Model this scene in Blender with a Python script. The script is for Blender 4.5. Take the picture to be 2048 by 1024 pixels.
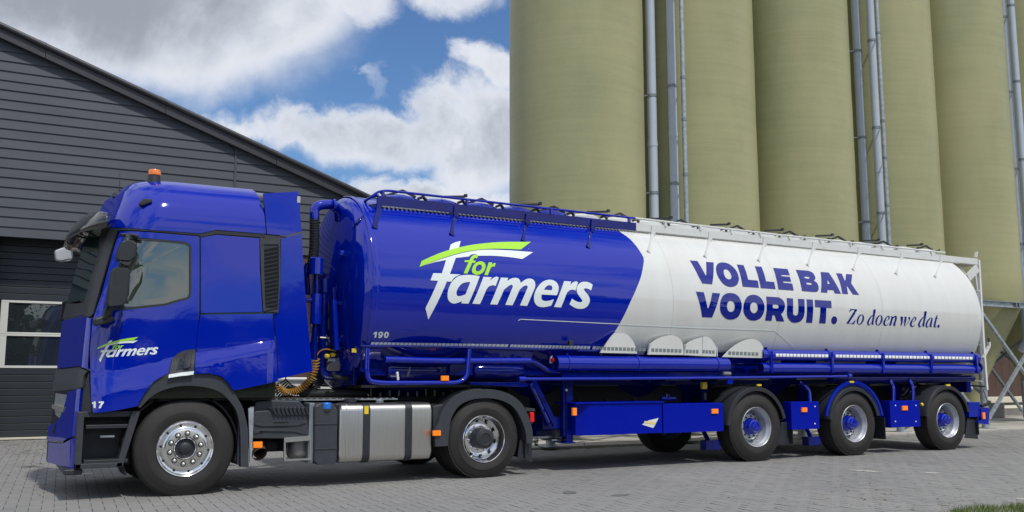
import bpy, bmesh, math, random
import numpy as np
from mathutils import Vector, Matrix, geometry
random.seed(7)
scene = bpy.context.scene
for o in list(bpy.data.objects):
    bpy.data.objects.remove(o)
COL = scene.collection

# ------------------------------------------------------------------ camera
F_PX = 1844.86; PITCH = 0.1308; YAW = 0.5114
CAM = Vector((-1.8875, -10.6805, 1.2781))
FW = Vector((math.sin(YAW)*math.cos(PITCH), math.cos(YAW)*math.cos(PITCH), math.sin(PITCH)))
RT = Vector((math.cos(YAW), -math.sin(YAW), 0)); UP = RT.cross(FW)
cd = bpy.data.cameras.new('camera'); cam = bpy.data.objects.new('camera', cd); COL.objects.link(cam)
cd.sensor_width = 36; cd.lens = 36*F_PX/2048; cd.clip_start = 0.1; cd.clip_end = 3000
cam.matrix_world = Matrix.Translation(CAM) @ Matrix((RT, UP, -FW)).transposed().to_4x4()
scene.camera = cam

# ------------------------------------------------------------------ light
SUN_EL = math.radians(57); SUN_AZ = math.radians(5)      # azimuth measured from -Y toward +X
SD = Vector((math.sin(SUN_AZ)*math.cos(SUN_EL), -math.cos(SUN_AZ)*math.cos(SUN_EL), math.sin(SUN_EL)))
ld = bpy.data.lights.new('sun', 'SUN'); sun = bpy.data.objects.new('sun', ld); COL.objects.link(sun)
ld.energy = 2.8; ld.angle = math.radians(2.2); ld.color = (1.0, 0.96, 0.9)
sun.rotation_euler = SD.to_track_quat('Z', 'Y').to_euler(); sun.location = (0, -20, 30)

def ray(u, v):
    return (FW + RT*((u-1024)/F_PX) - UP*((v-512)/F_PX))
def P(u, v, Y=None, X=None, Z=None):
    d = ray(u, v)
    if Y is not None: t = (Y-CAM.y)/d.y
    elif X is not None: t = (X-CAM.x)/d.x
    else: t = (Z-CAM.z)/d.z
    return CAM + d*t
def PX(p):
    d = Vector(p)-CAM; z = d.dot(FW)
    return (1024+F_PX*d.dot(RT)/z, 512-F_PX*d.dot(UP)/z)

w = bpy.data.worlds.new('World'); scene.world = w; w.use_nodes = True
NT = w.node_tree; N = NT.nodes; L = NT.links; N.clear()
def nd(t, **k):
    n = N.new(t)
    for a, b in k.items(): setattr(n, a, b)
    return n
def mt(op, a, b=None, c=None, clamp=False):
    n = N.new('ShaderNodeMath'); n.operation = op; n.use_clamp = clamp
    for i, x in enumerate((a, b, c)):
        if x is None: continue
        if isinstance(x, (int, float)): n.inputs[i].default_value = x
        else: L.new(x, n.inputs[i])
    return n.outputs[0]
out = nd('ShaderNodeOutputWorld'); bg = nd('ShaderNodeBackground'); L.new(bg.outputs[0], out.inputs[0])
bg.inputs['Strength'].default_value = 0.12
sky = nd('ShaderNodeTexSky'); sky.sky_type = 'NISHITA'; sky.sun_disc = False
sky.sun_elevation = SUN_EL; sky.sun_rotation = math.atan2(SD.x, SD.y)
sky.air_density = 1.25; sky.dust_density = 0.5; sky.ozone_density = 2.2
tc = nd('ShaderNodeTexCoord'); sep = nd('ShaderNodeSeparateXYZ'); L.new(tc.outputs['Generated'], sep.inputs[0])
# azimuth (from +Y toward +X) and elevation, in degrees
azr = mt('ARCTAN2', sep.outputs[0], sep.outputs[1]); az = mt('MULTIPLY', azr, 57.29578)
el = mt('MULTIPLY', mt('ARCSINE', sep.outputs[2]), 57.29578)
zz = mt('MAXIMUM', sep.outputs[2], 0.0)
den = mt('ADD', zz, 0.22)
flat = nd('ShaderNodeCombineXYZ'); L.new(mt('DIVIDE', sep.outputs[0], den), flat.inputs[0]); L.new(mt('DIVIDE', sep.outputs[1], den), flat.inputs[1])
def noise(vec, scale, detail=8, rough=.55, dist=0.0, w=None):
    n = nd('ShaderNodeTexNoise'); n.noise_dimensions = '3D'
    L.new(vec, n.inputs['Vector']); n.inputs['Scale'].default_value = scale
    n.inputs['Detail'].default_value = detail; n.inputs['Roughness'].default_value = rough; n.inputs['Distortion'].default_value = dist
    return n.outputs['Fac'] if 'Fac' in n.outputs else n.outputs[0]
ndir = tc.outputs['Generated']
n_big = noise(flat.outputs[0], 1.05, 9, .55, .15)
n_mid = noise(ndir, 7.0, 10, .6, .25)
n_fine = noise(ndir, 26.0, 8, .62, .3)
n_shade = noise(ndir, 4.2, 8, .6, .5)
# named cloud banks: (pixel centre u, v, half-width px, half-height px, rotation deg, strength)
def azel(u, v):
    d = ray(u, v).normalized()
    return math.degrees(math.atan2(d.x, d.y)), math.degrees(math.asin(d.z))
pxd = 31.5
banks = [(150, -70, 500, 200, 0, 1.45), (500, 0, 205, 118, 0, 1.22), (690, 5, 95, 62, 0, 1.0), (890, -12, 120, 52, 0, .95),
         (790, 280, 320, 60, 3, 1.0), (965, 265, 165, 130, 0, 1.02), (945, 310, 100, 50, 0, 1.10), (1000, 135, 130, 42, 12, 1.0), (880, 402, 220, 44, 3, 1.0), (560, 270, 120, 34, 4, .85),
         (245, 165, 60, 60, 0, .62), (430, 163, 78, 13, -28, .47), (520, 163, 36, 7, -10, .47), (752, 160, 26, 42, 0, .44), (1000, 470, 300, 60, 0, .9), (-200, 120, 300, 200, 0, 1.2)]
acc = None
wob = mt('MULTIPLY', mt('SUBTRACT', n_mid, .5), 7.5)
wob2 = mt('MULTIPLY', mt('SUBTRACT', n_fine, .5), 3.2)
azw = mt('ADD', az, mt('ADD', wob, wob2)); elw = mt('ADD', el, mt('ADD', mt('MULTIPLY', wob, .45), mt('MULTIPLY', wob2, -.6)))
for (u, v, a, b, rot, s) in banks:
    A, E_ = azel(u, v); c, sn = math.cos(math.radians(rot)), math.sin(math.radians(rot))
    dx = mt('SUBTRACT', azw, A); dy = mt('SUBTRACT', elw, E_)
    p = mt('ADD', mt('MULTIPLY', dx, c*pxd/a), mt('MULTIPLY', dy, -sn*pxd/a))
    q = mt('ADD', mt('MULTIPLY', dx, sn*pxd/b), mt('MULTIPLY', dy, c*pxd/b))
    r2 = mt('ADD', mt('MULTIPLY', p, p), mt('MULTIPLY', q, q))
    g = mt('MULTIPLY', mt('EXPONENT', mt('MULTIPLY', mt('MULTIPLY', r2, r2), -.9)), s)
    acc = g if acc is None else mt('MAXIMUM', acc, g)
# broken cumulus over the rest of the sky; the stretch of sky behind the truck has its own banks
dax = mt('SUBTRACT', az, 14.0); win = mt('EXPONENT', mt('MULTIPLY', mt('ADD', mt('POWER', mt('ABSOLUTE', mt('DIVIDE', dax, 26.0)), 4.0), mt('POWER', mt('ABSOLUTE', mt('DIVIDE', mt('SUBTRACT', el, 14.0), 17.0)), 4.0)), -1.0))
gen = mt('MULTIPLY', mt('SUBTRACT', n_big, .35), 6.0, clamp=False)
gen = mt('MINIMUM', mt('MAXIMUM', gen, 0.0), 1.4)
field = mt('MAXIMUM', mt('MULTIPLY', gen, mt('SUBTRACT', 1.0, win)), acc)
tex = mt('ADD', mt('MULTIPLY', mt('SUBTRACT', n_mid, .5), 1.0), mt('MULTIPLY', mt('SUBTRACT', n_fine, .5), .7))
dens = mt('ADD', field, mt('MULTIPLY', tex, 1.0))
tfield = mt('ADD', mt('MAXIMUM', mt('MULTIPLY', mt('MULTIPLY', gen, mt('SUBTRACT', 1.0, win)), .30), acc), mt('MULTIPLY', tex, .8))
cov = nd('ShaderNodeMapRange'); cov.interpolation_type = 'SMOOTHSTEP'; L.new(dens, cov.inputs[0])
cov.inputs[1].default_value = .18; cov.inputs[2].default_value = .98
thick = nd('ShaderNodeMapRange'); thick.interpolation_type = 'SMOOTHSTEP'; L.new(mt('ADD', tfield, mt('MULTIPLY', mt('SUBTRACT', n_shade, .5), 1.9)), thick.inputs[0])
thick.inputs[1].default_value = .78; thick.inputs[2].default_value = 1.62
ramp = nd('ShaderNodeValToRGB'); L.new(thick.outputs[0], ramp.inputs[0])
e = ramp.color_ramp.elements; e[0].position = 0; e[0].color = (6.6, 6.85, 7.4, 1); e[1].position = 1; e[1].color = (2.75, 3.1, 3.6, 1)
m_ = e.new(.45); m_.color = (5.0, 5.35, 6.0, 1)
skc = nd('ShaderNodeMix'); skc.data_type = 'RGBA'; skc.blend_type = 'MULTIPLY'; skc.inputs[0].default_value = 1.0
L.new(sky.outputs[0], skc.inputs[6]); skc.inputs[7].default_value = (.50, .68, .92, 1)
mix = nd('ShaderNodeMix'); mix.data_type = 'RGBA'; L.new(cov.outputs[0], mix.inputs[0]); L.new(skc.outputs[2], mix.inputs[6]); L.new(ramp.outputs[0], mix.inputs[7])
L.new(mix.outputs[2], bg.inputs[0])

scene.render.engine = 'CYCLES'
scene.view_settings.view_transform = 'Standard'; scene.view_settings.look = 'None'
scene.view_settings.exposure = 0.0; scene.view_settings.gamma = 1.0; scene.view_settings.use_curve_mapping = False
scene.cycles.max_bounces = 6; scene.cycles.sample_clamp_indirect = 6

# ------------------------------------------------------------------ materials
def mat(name, col, rough=.5, metal=0.0, coat=0.0, spec=.5, bump=None, var=0.0, vscale=8.0, emit=None, ior=None, dirt=None, stretch=None, crough=.03):
    m = bpy.data.materials.new(name); m.use_nodes = True
    nt = m.node_tree; b = nt.nodes['Principled BSDF']
    b.inputs['Base Color'].default_value = (*col, 1); b.inputs['Roughness'].default_value = rough
    b.inputs['Metallic'].default_value = metal; b.inputs['Coat Weight'].default_value = coat; b.inputs['Coat Roughness'].default_value = crough
    b.inputs['Specular IOR Level'].default_value = spec
    b.inputs['Coat IOR'].default_value = 1.68
    if ior: b.inputs['IOR'].default_value = ior
    if emit: b.inputs['Emission Color'].default_value = (*col, 1); b.inputs['Emission Strength'].default_value = emit
    tcn = nt.nodes.new('ShaderNodeTexCoord'); vec = tcn.outputs['Object']
    if stretch:
        mp = nt.nodes.new('ShaderNodeMapping'); mp.inputs['Scale'].default_value = stretch
        nt.links.new(vec, mp.inputs[0]); vec = mp.outputs[0]
    if var or dirt:
        n = nt.nodes.new('ShaderNodeTexNoise'); n.inputs['Scale'].default_value = vscale; n.inputs['Detail'].default_value = 8; n.inputs['Roughness'].default_value = .62
        nt.links.new(vec, n.inputs['Vector'])
        r = nt.nodes.new('ShaderNodeValToRGB'); nt.links.new(n.outputs[0], r.inputs[0])
        r.color_ramp.elements[0].position = .3; r.color_ramp.elements[1].position = .7
        a = dirt if dirt else tuple(c*(1-var) for c in col)
        r.color_ramp.elements[0].color = (*a, 1); r.color_ramp.elements[1].color = (*[min(1, c*(1+var)) for c in col], 1)
        nt.links.new(r.outputs[0], b.inputs['Base Color'])
    if bump:
        n = nt.nodes.new('ShaderNodeTexNoise'); n.inputs['Scale'].default_value = bump[0]; n.inputs['Detail'].default_value = 6
        nt.links.new(vec, n.inputs['Vector'])
        bp = nt.nodes.new('ShaderNodeBump'); bp.inputs['Strength'].default_value = bump[1]; bp.inputs['Distance'].default_value = bump[2]
        nt.links.new(n.outputs[0], bp.inputs['Height']); nt.links.new(bp.outputs[0], b.inputs['Normal'])
        if coat: nt.links.new(bp.outputs[0], b.inputs['Coat Normal'])
    return m
M = {}
M['blue'] = mat('blue_paint', (.0, .012, .34), .5, 0, 1.0, 0.0, bump=(1.4, .24, .012), crough=.055)
M['satin'] = mat('blue_satin_paint', (.0, .008, .33), .5, 0, .35, .0, crough=.15)
M['blue2'] = mat('shade_darkened_blue', (.0, .005, .145), .5, 0, .6, 0.0, var=.25, vscale=6, crough=.08)  # same blue, with the shade of underside parts put into the colour
M['white'] = mat('white_paint', (.66, .675, .66), .5, 0, .8, .2, bump=(1.2, .18, .01), dirt=(.61, .615, .585), stretch=(1.6, .6, .35), vscale=2.2, crough=.05)
M['white2'] = mat('white_frame_paint', (.62, .63, .62), .45, var=.06, vscale=9)
M['black'] = mat('black_plastic', (.018, .021, .026), .5, var=.2, vscale=14, bump=(160, .1, .002))
M['grey'] = mat('anthracite_plastic', (.032, .037, .045), .52, var=.15, vscale=10, bump=(160, .1, .002))
M['dark'] = mat('dark_underbody', (.008, .009, .011), .7)
M['rubber'] = mat('tyre_rubber', (.013, .0125, .0125), .72, dirt=(.021, .0195, .018), vscale=6, bump=(60, .2, .003))
M['gloss'] = mat('gloss_black', (.004, .004, .005), .12, coat=.5)
M['chrome'] = mat('polished_aluminium', (.82, .82, .83), .16, 1.0)
M['alloy'] = mat('brushed_alloy', (.62, .6, .54), .36, 1.0)
M['steel'] = mat('brushed_steel', (.60, .59, .56), .34, 1.0, var=.10, vscale=3, stretch=(40, 1, 1), bump=(30, .06, .002))
M['silver'] = mat('silver_wheel_paint', (.46, .48, .51), .36, .6, var=.12, vscale=9)
M['galv'] = mat('galvanised_steel', (.36, .40, .43), .5, .55, var=.3, vscale=11)
M['galvd'] = mat('dull_galvanised_steel', (.22, .25, .28), .55, .4, var=.25, vscale=8)
M['orange'] = mat('orange_lens', (.95, .22, .01), .3, emit=.25)
M['beacon'] = mat('beacon_amber_lens', (.80, .20, .02), .2, coat=.5)
M['red'] = mat('red_lens', (.75, .01, .015), .2, coat=.5)
M['yellow'] = mat('yellow_plastic', (.75, .55, .03), .45)
M['coil'] = mat('amber_air_hose', (.38, .20, .035), .35)
M['cyan'] = mat('blue_cap', (.01, .16, .65), .4)
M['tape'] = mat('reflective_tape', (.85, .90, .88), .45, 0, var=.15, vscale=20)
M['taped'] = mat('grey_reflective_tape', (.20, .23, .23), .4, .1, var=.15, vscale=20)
M['letw'] = mat('white_lettering', (.74, .80, .80), .3, 0, .4)
M['letg'] = mat('green_lettering', (.36, .72, .02), .35, 0, .3)
M['letb'] = mat('blue_lettering', (.001, .008, .22), .5, 0, 1.0, 0.0, crough=.02)
M['seam'] = mat('seam_sealant', (.50, .52, .50), .5)
M['lens'] = mat('headlamp_glass', (.55, .58, .6), .1, .3, coat=1)
M['mirrorw'] = mat('mirror_shell_grey', (.42, .44, .46), .3, coat=.5)
M['sticker'] = mat('white_sticker', (.7, .7, .66), .5)
M['bottle'] = mat('grey_cast_metal', (.20, .20, .19), .5, .6, var=.2)
M['pipe'] = mat('pale_blue_grey_pvc_pipe', (.44, .50, .60), .42, var=.05, vscale=3)
M['rust'] = mat('rusty_exhaust', (.12, .075, .05), .75, .2, dirt=(.03, .025, .022), vscale=14)
M['barn'] = mat('dark_grey_painted_board', (.055, .063, .080), .62, var=.12, vscale=1.4, bump=(90, .25, .003), stretch=(.4, 1, 3))
M['trim'] = mat('black_grey_trim', (.035, .036, .045), .5, var=.12, vscale=3)
M['door'] = mat('dark_garage_door', (.020, .025, .032), .45, var=.1, vscale=4)
M['doorw'] = mat('white_window_frame', (.62, .62, .58), .45)
M['brown'] = mat('brown_wall_boards', (.075, .040, .028), .7, var=.25, vscale=6, bump=(30, .2, .004))
M['cream'] = mat('cream_ledge', (.66, .62, .50), .6, var=.06)
M['conc'] = mat('pale_concrete', (.40, .385, .34), .85, var=.14, vscale=2.5, bump=(40, .3, .004))
M['concd'] = mat('grey_concrete', (.20, .20, .19), .85, var=.2, vscale=3, bump=(40, .3, .004))
M['birdshadow'] = mat('bird_shadow_grey', (.12, .12, .115), .8, var=.3, vscale=12)  # dark tone for the painted bird shadows on the paving
M['roof'] = mat('dark_roof_sheet', (.04, .042, .05), .5)
M['bark'] = mat('bark', (.09, .065, .045), .9, var=.3, bump=(20, .5, .02))

def glass_mat(name, tint, refl, rough=.0):
    m = bpy.data.materials.new(name); m.use_nodes = True; nt = m.node_tree
    b = nt.nodes['Principled BSDF']; b.inputs['Base Color'].default_value = (*tint, 1); b.inputs['Roughness'].default_value = .3
    b.inputs['Specular IOR Level'].default_value = 0
    g = nt.nodes.new('ShaderNodeBsdfGlossy'); g.inputs['Roughness'].default_value = rough; g.inputs[0].default_value = (.80, .84, .78, 1)
    f = nt.nodes.new('ShaderNodeFresnel'); f.inputs[0].default_value = 1.5
    ad = nt.nodes.new('ShaderNodeMath'); ad.operation = 'MULTIPLY_ADD'; ad.inputs[1].default_value = 1.0; ad.inputs[2].default_value = refl; ad.use_clamp = True
    nt.links.new(f.outputs[0], ad.inputs[0])
    mx = nt.nodes.new('ShaderNodeMixShader'); nt.links.new(ad.outputs[0], mx.inputs[0]); nt.links.new(b.outputs[0], mx.inputs[1]); nt.links.new(g.outputs[0], mx.inputs[2])
    nt.links.new(mx.outputs[0], nt.nodes['Material Output'].inputs[0]); return m
M['glass'] = glass_mat('side_window_glass', (.035, .043, .038), .165)
M['wglass'] = glass_mat('windscreen_glass', (.012, .03, .035), .04)
M['dglass'] = glass_mat('garage_window_glass', (.02, .025, .03), .10)

def silo_mat():
    m = bpy.data.materials.new('olive_fibreglass_silo'); m.use_nodes = True; nt = m.node_tree; b = nt.nodes['Principled BSDF']
    tcn = nt.nodes.new('ShaderNodeTexCoord')
    def nz(sc, scale, det=6):
        mp = nt.nodes.new('ShaderNodeMapping'); mp.inputs['Scale'].default_value = sc; nt.links.new(tcn.outputs['Object'], mp.inputs[0])
        n = nt.nodes.new('ShaderNodeTexNoise'); n.inputs['Scale'].default_value = scale; n.inputs['Detail'].default_value = det; n.inputs['Roughness'].default_value = .6
        nt.links.new(mp.outputs[0], n.inputs['Vector']); return n.outputs[0]
    bands = nz((.35, .35, 9), 1.2, 10); blot = nz((1, 1, .5), .55, 6); fine = nz((1, 1, 3), 16, 8)
    def mul(a, b_, c):
        n = nt.nodes.new('ShaderNodeMath'); n.operation = 'MULTIPLY_ADD'; n.inputs[1].default_value = b_; nt.links.new(a, n.inputs[0])
        if isinstance(c, float): n.inputs[2].default_value = c
        else: nt.links.new(c, n.inputs[2])
        return n.outputs[0]
    f = mul(bands, .26, mul(blot, .62, mul(fine, .20, -.04)))
    r = nt.nodes.new('ShaderNodeValToRGB'); nt.links.new(f, r.inputs[0]); e = r.color_ramp.elements
    e[0].position = .30; e[0].color = (.245, .255, .132, 1); e[1].position = .72; e[1].color = (.41, .385, .205, 1)
    k = e.new(.5); k.color = (.33, .325, .172, 1)
    nt.links.new(r.outputs[0], b.inputs['Base Color']); b.inputs['Roughness'].default_value = .42; b.inputs['Specular IOR Level'].default_value = .35
    bp = nt.nodes.new('ShaderNodeBump'); bp.inputs['Strength'].default_value = .12; bp.inputs['Distance'].default_value = .008; nt.links.new(bands, bp.inputs['Height'])
    nt.links.new(bp.outputs[0], b.inputs['Normal']); return m
M['silo'] = silo_mat()

def paver_mat():
    m = bpy.data.materials.new('grey_concrete_paver'); m.use_nodes = True; nt = m.node_tree; b = nt.nodes['Principled BSDF']
    tcn = nt.nodes.new('ShaderNodeTexCoord'); geo = nt.nodes.new('ShaderNodeNewGeometry')
    def nz(scale, det=8, r=.6):
        n = nt.nodes.new('ShaderNodeTexNoise'); n.inputs['Scale'].default_value = scale; n.inputs['Detail'].default_value = det; n.inputs['Roughness'].default_value = r
        nt.links.new(geo.outputs['Position'], n.inputs['Vector']); return n.outputs[0]
    def mul(a, b_, c):
        n = nt.nodes.new('ShaderNodeMath'); n.operation = 'MULTIPLY_ADD'; n.inputs[1].default_value = b_; nt.links.new(a, n.inputs[0])
        if isinstance(c, (int, float)): n.inputs[2].default_value = c
        else: nt.links.new(c, n.inputs[2])
        return n.outputs[0]
    big = nz(.45, 6); grain = nz(60, 4, .7)
    oi = nt.nodes.new('ShaderNodeObjectInfo')
    isl = nt.nodes.new('ShaderNodeMath'); isl.operation = 'ADD'; nt.links.new(geo.outputs['Random Per Island'], isl.inputs[0]); nt.links.new(oi.outputs['Random'], isl.inputs[1])
    fr = nt.nodes.new('ShaderNodeMath'); fr.operation = 'FRACT'; nt.links.new(isl.outputs[0], fr.inputs[0])
    f = mul(fr.outputs[0], .12, mul(big, .7, mul(grain, .45, -.14)))
    r = nt.nodes.new('ShaderNodeValToRGB'); nt.links.new(f, r.inputs[0]); e = r.color_ramp.elements
    e[0].position = .15; e[0].color = (.155, .155, .152, 1); e[1].position = .8; e[1].color = (.262, .259, .248, 1)
    # oil / feed stains
    st = nz(1.6, 10, .7); sr = nt.nodes.new('ShaderNodeValToRGB'); nt.links.new(st, sr.inputs[0])
    sr.color_ramp.elements[0].position = .27; sr.color_ramp.elements[0].color = (.55, .52, .48, 1); sr.color_ramp.elements[1].position = .40; sr.color_ramp.elements[1].color = (1, 1, 1, 1)
    mx = nt.nodes.new('ShaderNodeMix'); mx.data_type = 'RGBA'; mx.blend_type = 'MULTIPLY'; mx.inputs[0].default_value = .8
    nt.links.new(r.outputs[0], mx.inputs[6]); nt.links.new(sr.outputs[0], mx.inputs[7])
    nt.links.new(mx.outputs[2], b.inputs['Base Color']); b.inputs['Roughness'].default_value = .85
    bp = nt.nodes.new('ShaderNodeBump'); bp.inputs['Strength'].default_value = .35; bp.inputs['Distance'].default_value = .003; nt.links.new(grain, bp.inputs['Height'])
    nt.links.new(bp.outputs[0], b.inputs['Normal']); return m
M['paver'] = paver_mat()
M['sand'] = mat('joint_sand', (.11, .10, .085), .95, var=.4, vscale=2.5)
def leaf_mat(name, c1, c2):
    m = bpy.data.materials.new(name); m.use_nodes = True; nt = m.node_tree; b = nt.nodes['Principled BSDF']
    g = nt.nodes.new('ShaderNodeNewGeometry'); r = nt.nodes.new('ShaderNodeValToRGB'); nt.links.new(g.outputs['Random Per Island'], r.inputs[0])
    r.color_ramp.elements[0].color = (*c1, 1); r.color_ramp.elements[1].color = (*c2, 1); nt.links.new(r.outputs[0], b.inputs['Base Color'])
    b.inputs['Roughness'].default_value = .6; return m
M['leaf'] = leaf_mat('green_leaves', (.02, .045, .012), (.06, .11, .025))
M['grass'] = leaf_mat('grass_blades', (.07, .13, .02), (.20, .26, .06))
M['litter'] = leaf_mat('dry_litter', (.10, .055, .02), (.20, .14, .06))

# ------------------------------------------------------------------ mesh helpers
def V(*a): return Vector(a)
class MB:
    def __init__(s): s.v = []; s.f = []
    def add(s, vs, fs):
        o = len(s.v); s.v += [tuple(x) for x in vs]; s.f += [tuple(i+o for i in f) for f in fs]; return s
    def box(s, x0, x1, y0, y1, z0, z1):
        return s.add([(x0,y0,z0),(x1,y0,z0),(x1,y1,z0),(x0,y1,z0),(x0,y0,z1),(x1,y0,z1),(x1,y1,z1),(x0,y1,z1)],
                     [(0,3,2,1),(4,5,6,7),(0,1,5,4),(1,2,6,5),(2,3,7,6),(3,0,4,7)])
    def bar(s, a, b, w, h, up=(0,0,1)):
        a = Vector(a); b = Vector(b); d = (b-a).normalized(); up = Vector(up)
        if abs(d.dot(up)) > .97: up = Vector((1,0,0))
        x = d.cross(up).normalized(); y = x.cross(d).normalized(); vs = []
        for p in (a, b):
            for i, j in ((-1,-1),(1,-1),(1,1),(-1,1)): vs.append(p + x*(i*w/2) + y*(j*h/2))
        return s.add(vs, [(0,1,2,3),(7,6,5,4),(0,4,5,1),(1,5,6,2),(2,6,7,3),(3,7,4,0)])
    def tube(s, path, r, seg=12, caps=True, radii=None):
        pts = [Vector(p) for p in path]; n = len(pts); rings = []
        t0 = (pts[1]-pts[0]).normalized(); up = Vector((0,0,1)) if abs(t0.z) < .9 else Vector((1,0,0))
        nx = t0.cross(up).normalized()
        for i in range(n):
            t = ((pts[min(i+1,n-1)]-pts[max(i-1,0)])).normalized()
            nx = (nx - t*nx.dot(t)).normalized(); ny = t.cross(nx); rr = radii[i] if radii else r
            rings.append([pts[i] + nx*(rr*math.cos(2*math.pi*k/seg)) + ny*(rr*math.sin(2*math.pi*k/seg)) for k in range(seg)])
        vs = [p for rg in rings for p in rg]; fs = []
        for i in range(n-1):
            for k in range(seg):
                a = i*seg+k; b = i*seg+(k+1)%seg; fs.append((a, b, b+seg, a+seg))
        if caps: fs.append(tuple(range(seg-1, -1, -1))); fs.append(tuple((n-1)*seg+k for k in range(seg)))
        return s.add(vs, fs)
    def cyl(s, a, b, r, seg=16, r2=None): return s.tube([a, b], r, seg, radii=[r, r2 if r2 is not None else r])
    def lathe(s, prof, c=(0,0,0), axis='Y', seg=48, a0=0, a1=2*math.pi, closed=True):
        # prof: (radius, along axis)
        n = len(prof); full = abs(a1-a0-2*math.pi) < 1e-6; m = seg if full else seg+1; vs = []
        for k in range(m):
            a = a0+(a1-a0)*k/seg; ca, sa = math.cos(a), math.sin(a)
            for r, h in prof:
                p = {'Y': (r*ca, h, r*sa), 'Z': (r*ca, r*sa, h), 'X': (h, r*ca, r*sa)}[axis]
                vs.append((p[0]+c[0], p[1]+c[1], p[2]+c[2]))
        fs = []
        for k in range(seg):
            k2 = (k+1) % m
            for i in range(n-1): fs.append((k*n+i, k*n+i+1, k2*n+i+1, k2*n+i))
        return s.add(vs, fs)
    def prism(s, poly, y0, y1, plane='XZ'):
        n = len(poly)
        def q(p, t): return {'XZ': (p[0], t, p[1]), 'XY': (p[0], p[1], t), 'YZ': (t, p[0], p[1])}[plane]
        vs = [q(p, y0) for p in poly]+[q(p, y1) for p in poly]
        tri = geometry.tessellate_polygon([[Vector((p[0], p[1], 0)) for p in poly]])
        fs = [t for t in tri]+[tuple(n+i for i in reversed(t)) for t in tri]
        fs += [(i, (i+1) % n, n+(i+1) % n, n+i) for i in range(n)]
        return s.add(vs, fs)
    def build(s, name, m, parent=None, smooth=35, bevel=0, recalc=True, seg=2):
        me = bpy.data.meshes.new(name); me.from_pydata(s.v, [], s.f)
        if recalc or bevel:
            bm = bmesh.new(); bm.from_mesh(me)
            bmesh.ops.recalc_face_normals(bm, faces=bm.faces); bm.to_mesh(me); bm.free()
        o = bpy.data.objects.new(name, me); COL.objects.link(o); me.materials.append(M[m] if isinstance(m, str) else m)
        fin(o, smooth, bevel, seg)
        if parent: o.parent = parent
        return o
def fin(o, smooth=35, bevel=0, seg=2):
    me = o.data
    if bevel:
        md = o.modifiers.new('bevel', 'BEVEL'); md.width = bevel; md.segments = seg; md.limit_method = 'ANGLE'; md.angle_limit = math.radians(35); md.harden_normals = True
        for p in me.polygons: p.use_smooth = True
        me.set_sharp_from_angle(angle=math.radians(50))
    elif smooth:
        for p in me.polygons: p.use_smooth = True
        me.set_sharp_from_angle(angle=math.radians(smooth))
def tag(o, label=None, cat=None, group=None, kind=None):
    if label: o['label'] = label
    if cat: o['category'] = cat
    if group: o['group'] = group
    if kind: o['kind'] = kind
    return o
def empty(name, loc, label, cat, group=None):
    o = bpy.data.objects.new(name, None); COL.objects.link(o); o.location = loc; o.empty_display_size = .2
    return tag(o, label, cat, group)
def adopt(ch, par):
    ch.parent = par; ch.matrix_parent_inverse = Matrix.Translation(par.location).inverted()
def keep(root, objs):
    for o in objs: adopt(o, root)

def curve_pts(pts, n=6):
    """closed outline; points with a third entry are smooth"""
    out = []; m = len(pts)
    def tang(i):
        p = pts[i]; a = pts[i-1]; b = pts[(i+1) % m]
        return ((b[0]-a[0])/2, (b[1]-a[1])/2)
    for i in range(m):
        p, q = pts[i], pts[(i+1) % m]; ps, qs = len(p) > 2, len(q) > 2
        out.append((p[0], p[1]))
        if not ps and not qs: continue
        ch = (q[0]-p[0], q[1]-p[1]); t0 = tang(i) if ps else ch; t1 = tang((i+1) % m) if qs else ch
        lc = math.hypot(*ch)
        def lim(t):
            l = math.hypot(*t) or 1; return (t[0]/l*lc, t[1]/l*lc)
        t0, t1 = lim(t0), lim(t1)
        for k in range(1, n):
            t = k/n; h00 = 2*t**3-3*t*t+1; h10 = t**3-2*t*t+t; h01 = -2*t**3+3*t*t; h11 = t**3-t*t
            out.append((h00*p[0]+h10*t0[0]+h01*q[0]+h11*t1[0], h00*p[1]+h10*t0[1]+h01*q[1]+h11*t1[1]))
    return out

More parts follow.
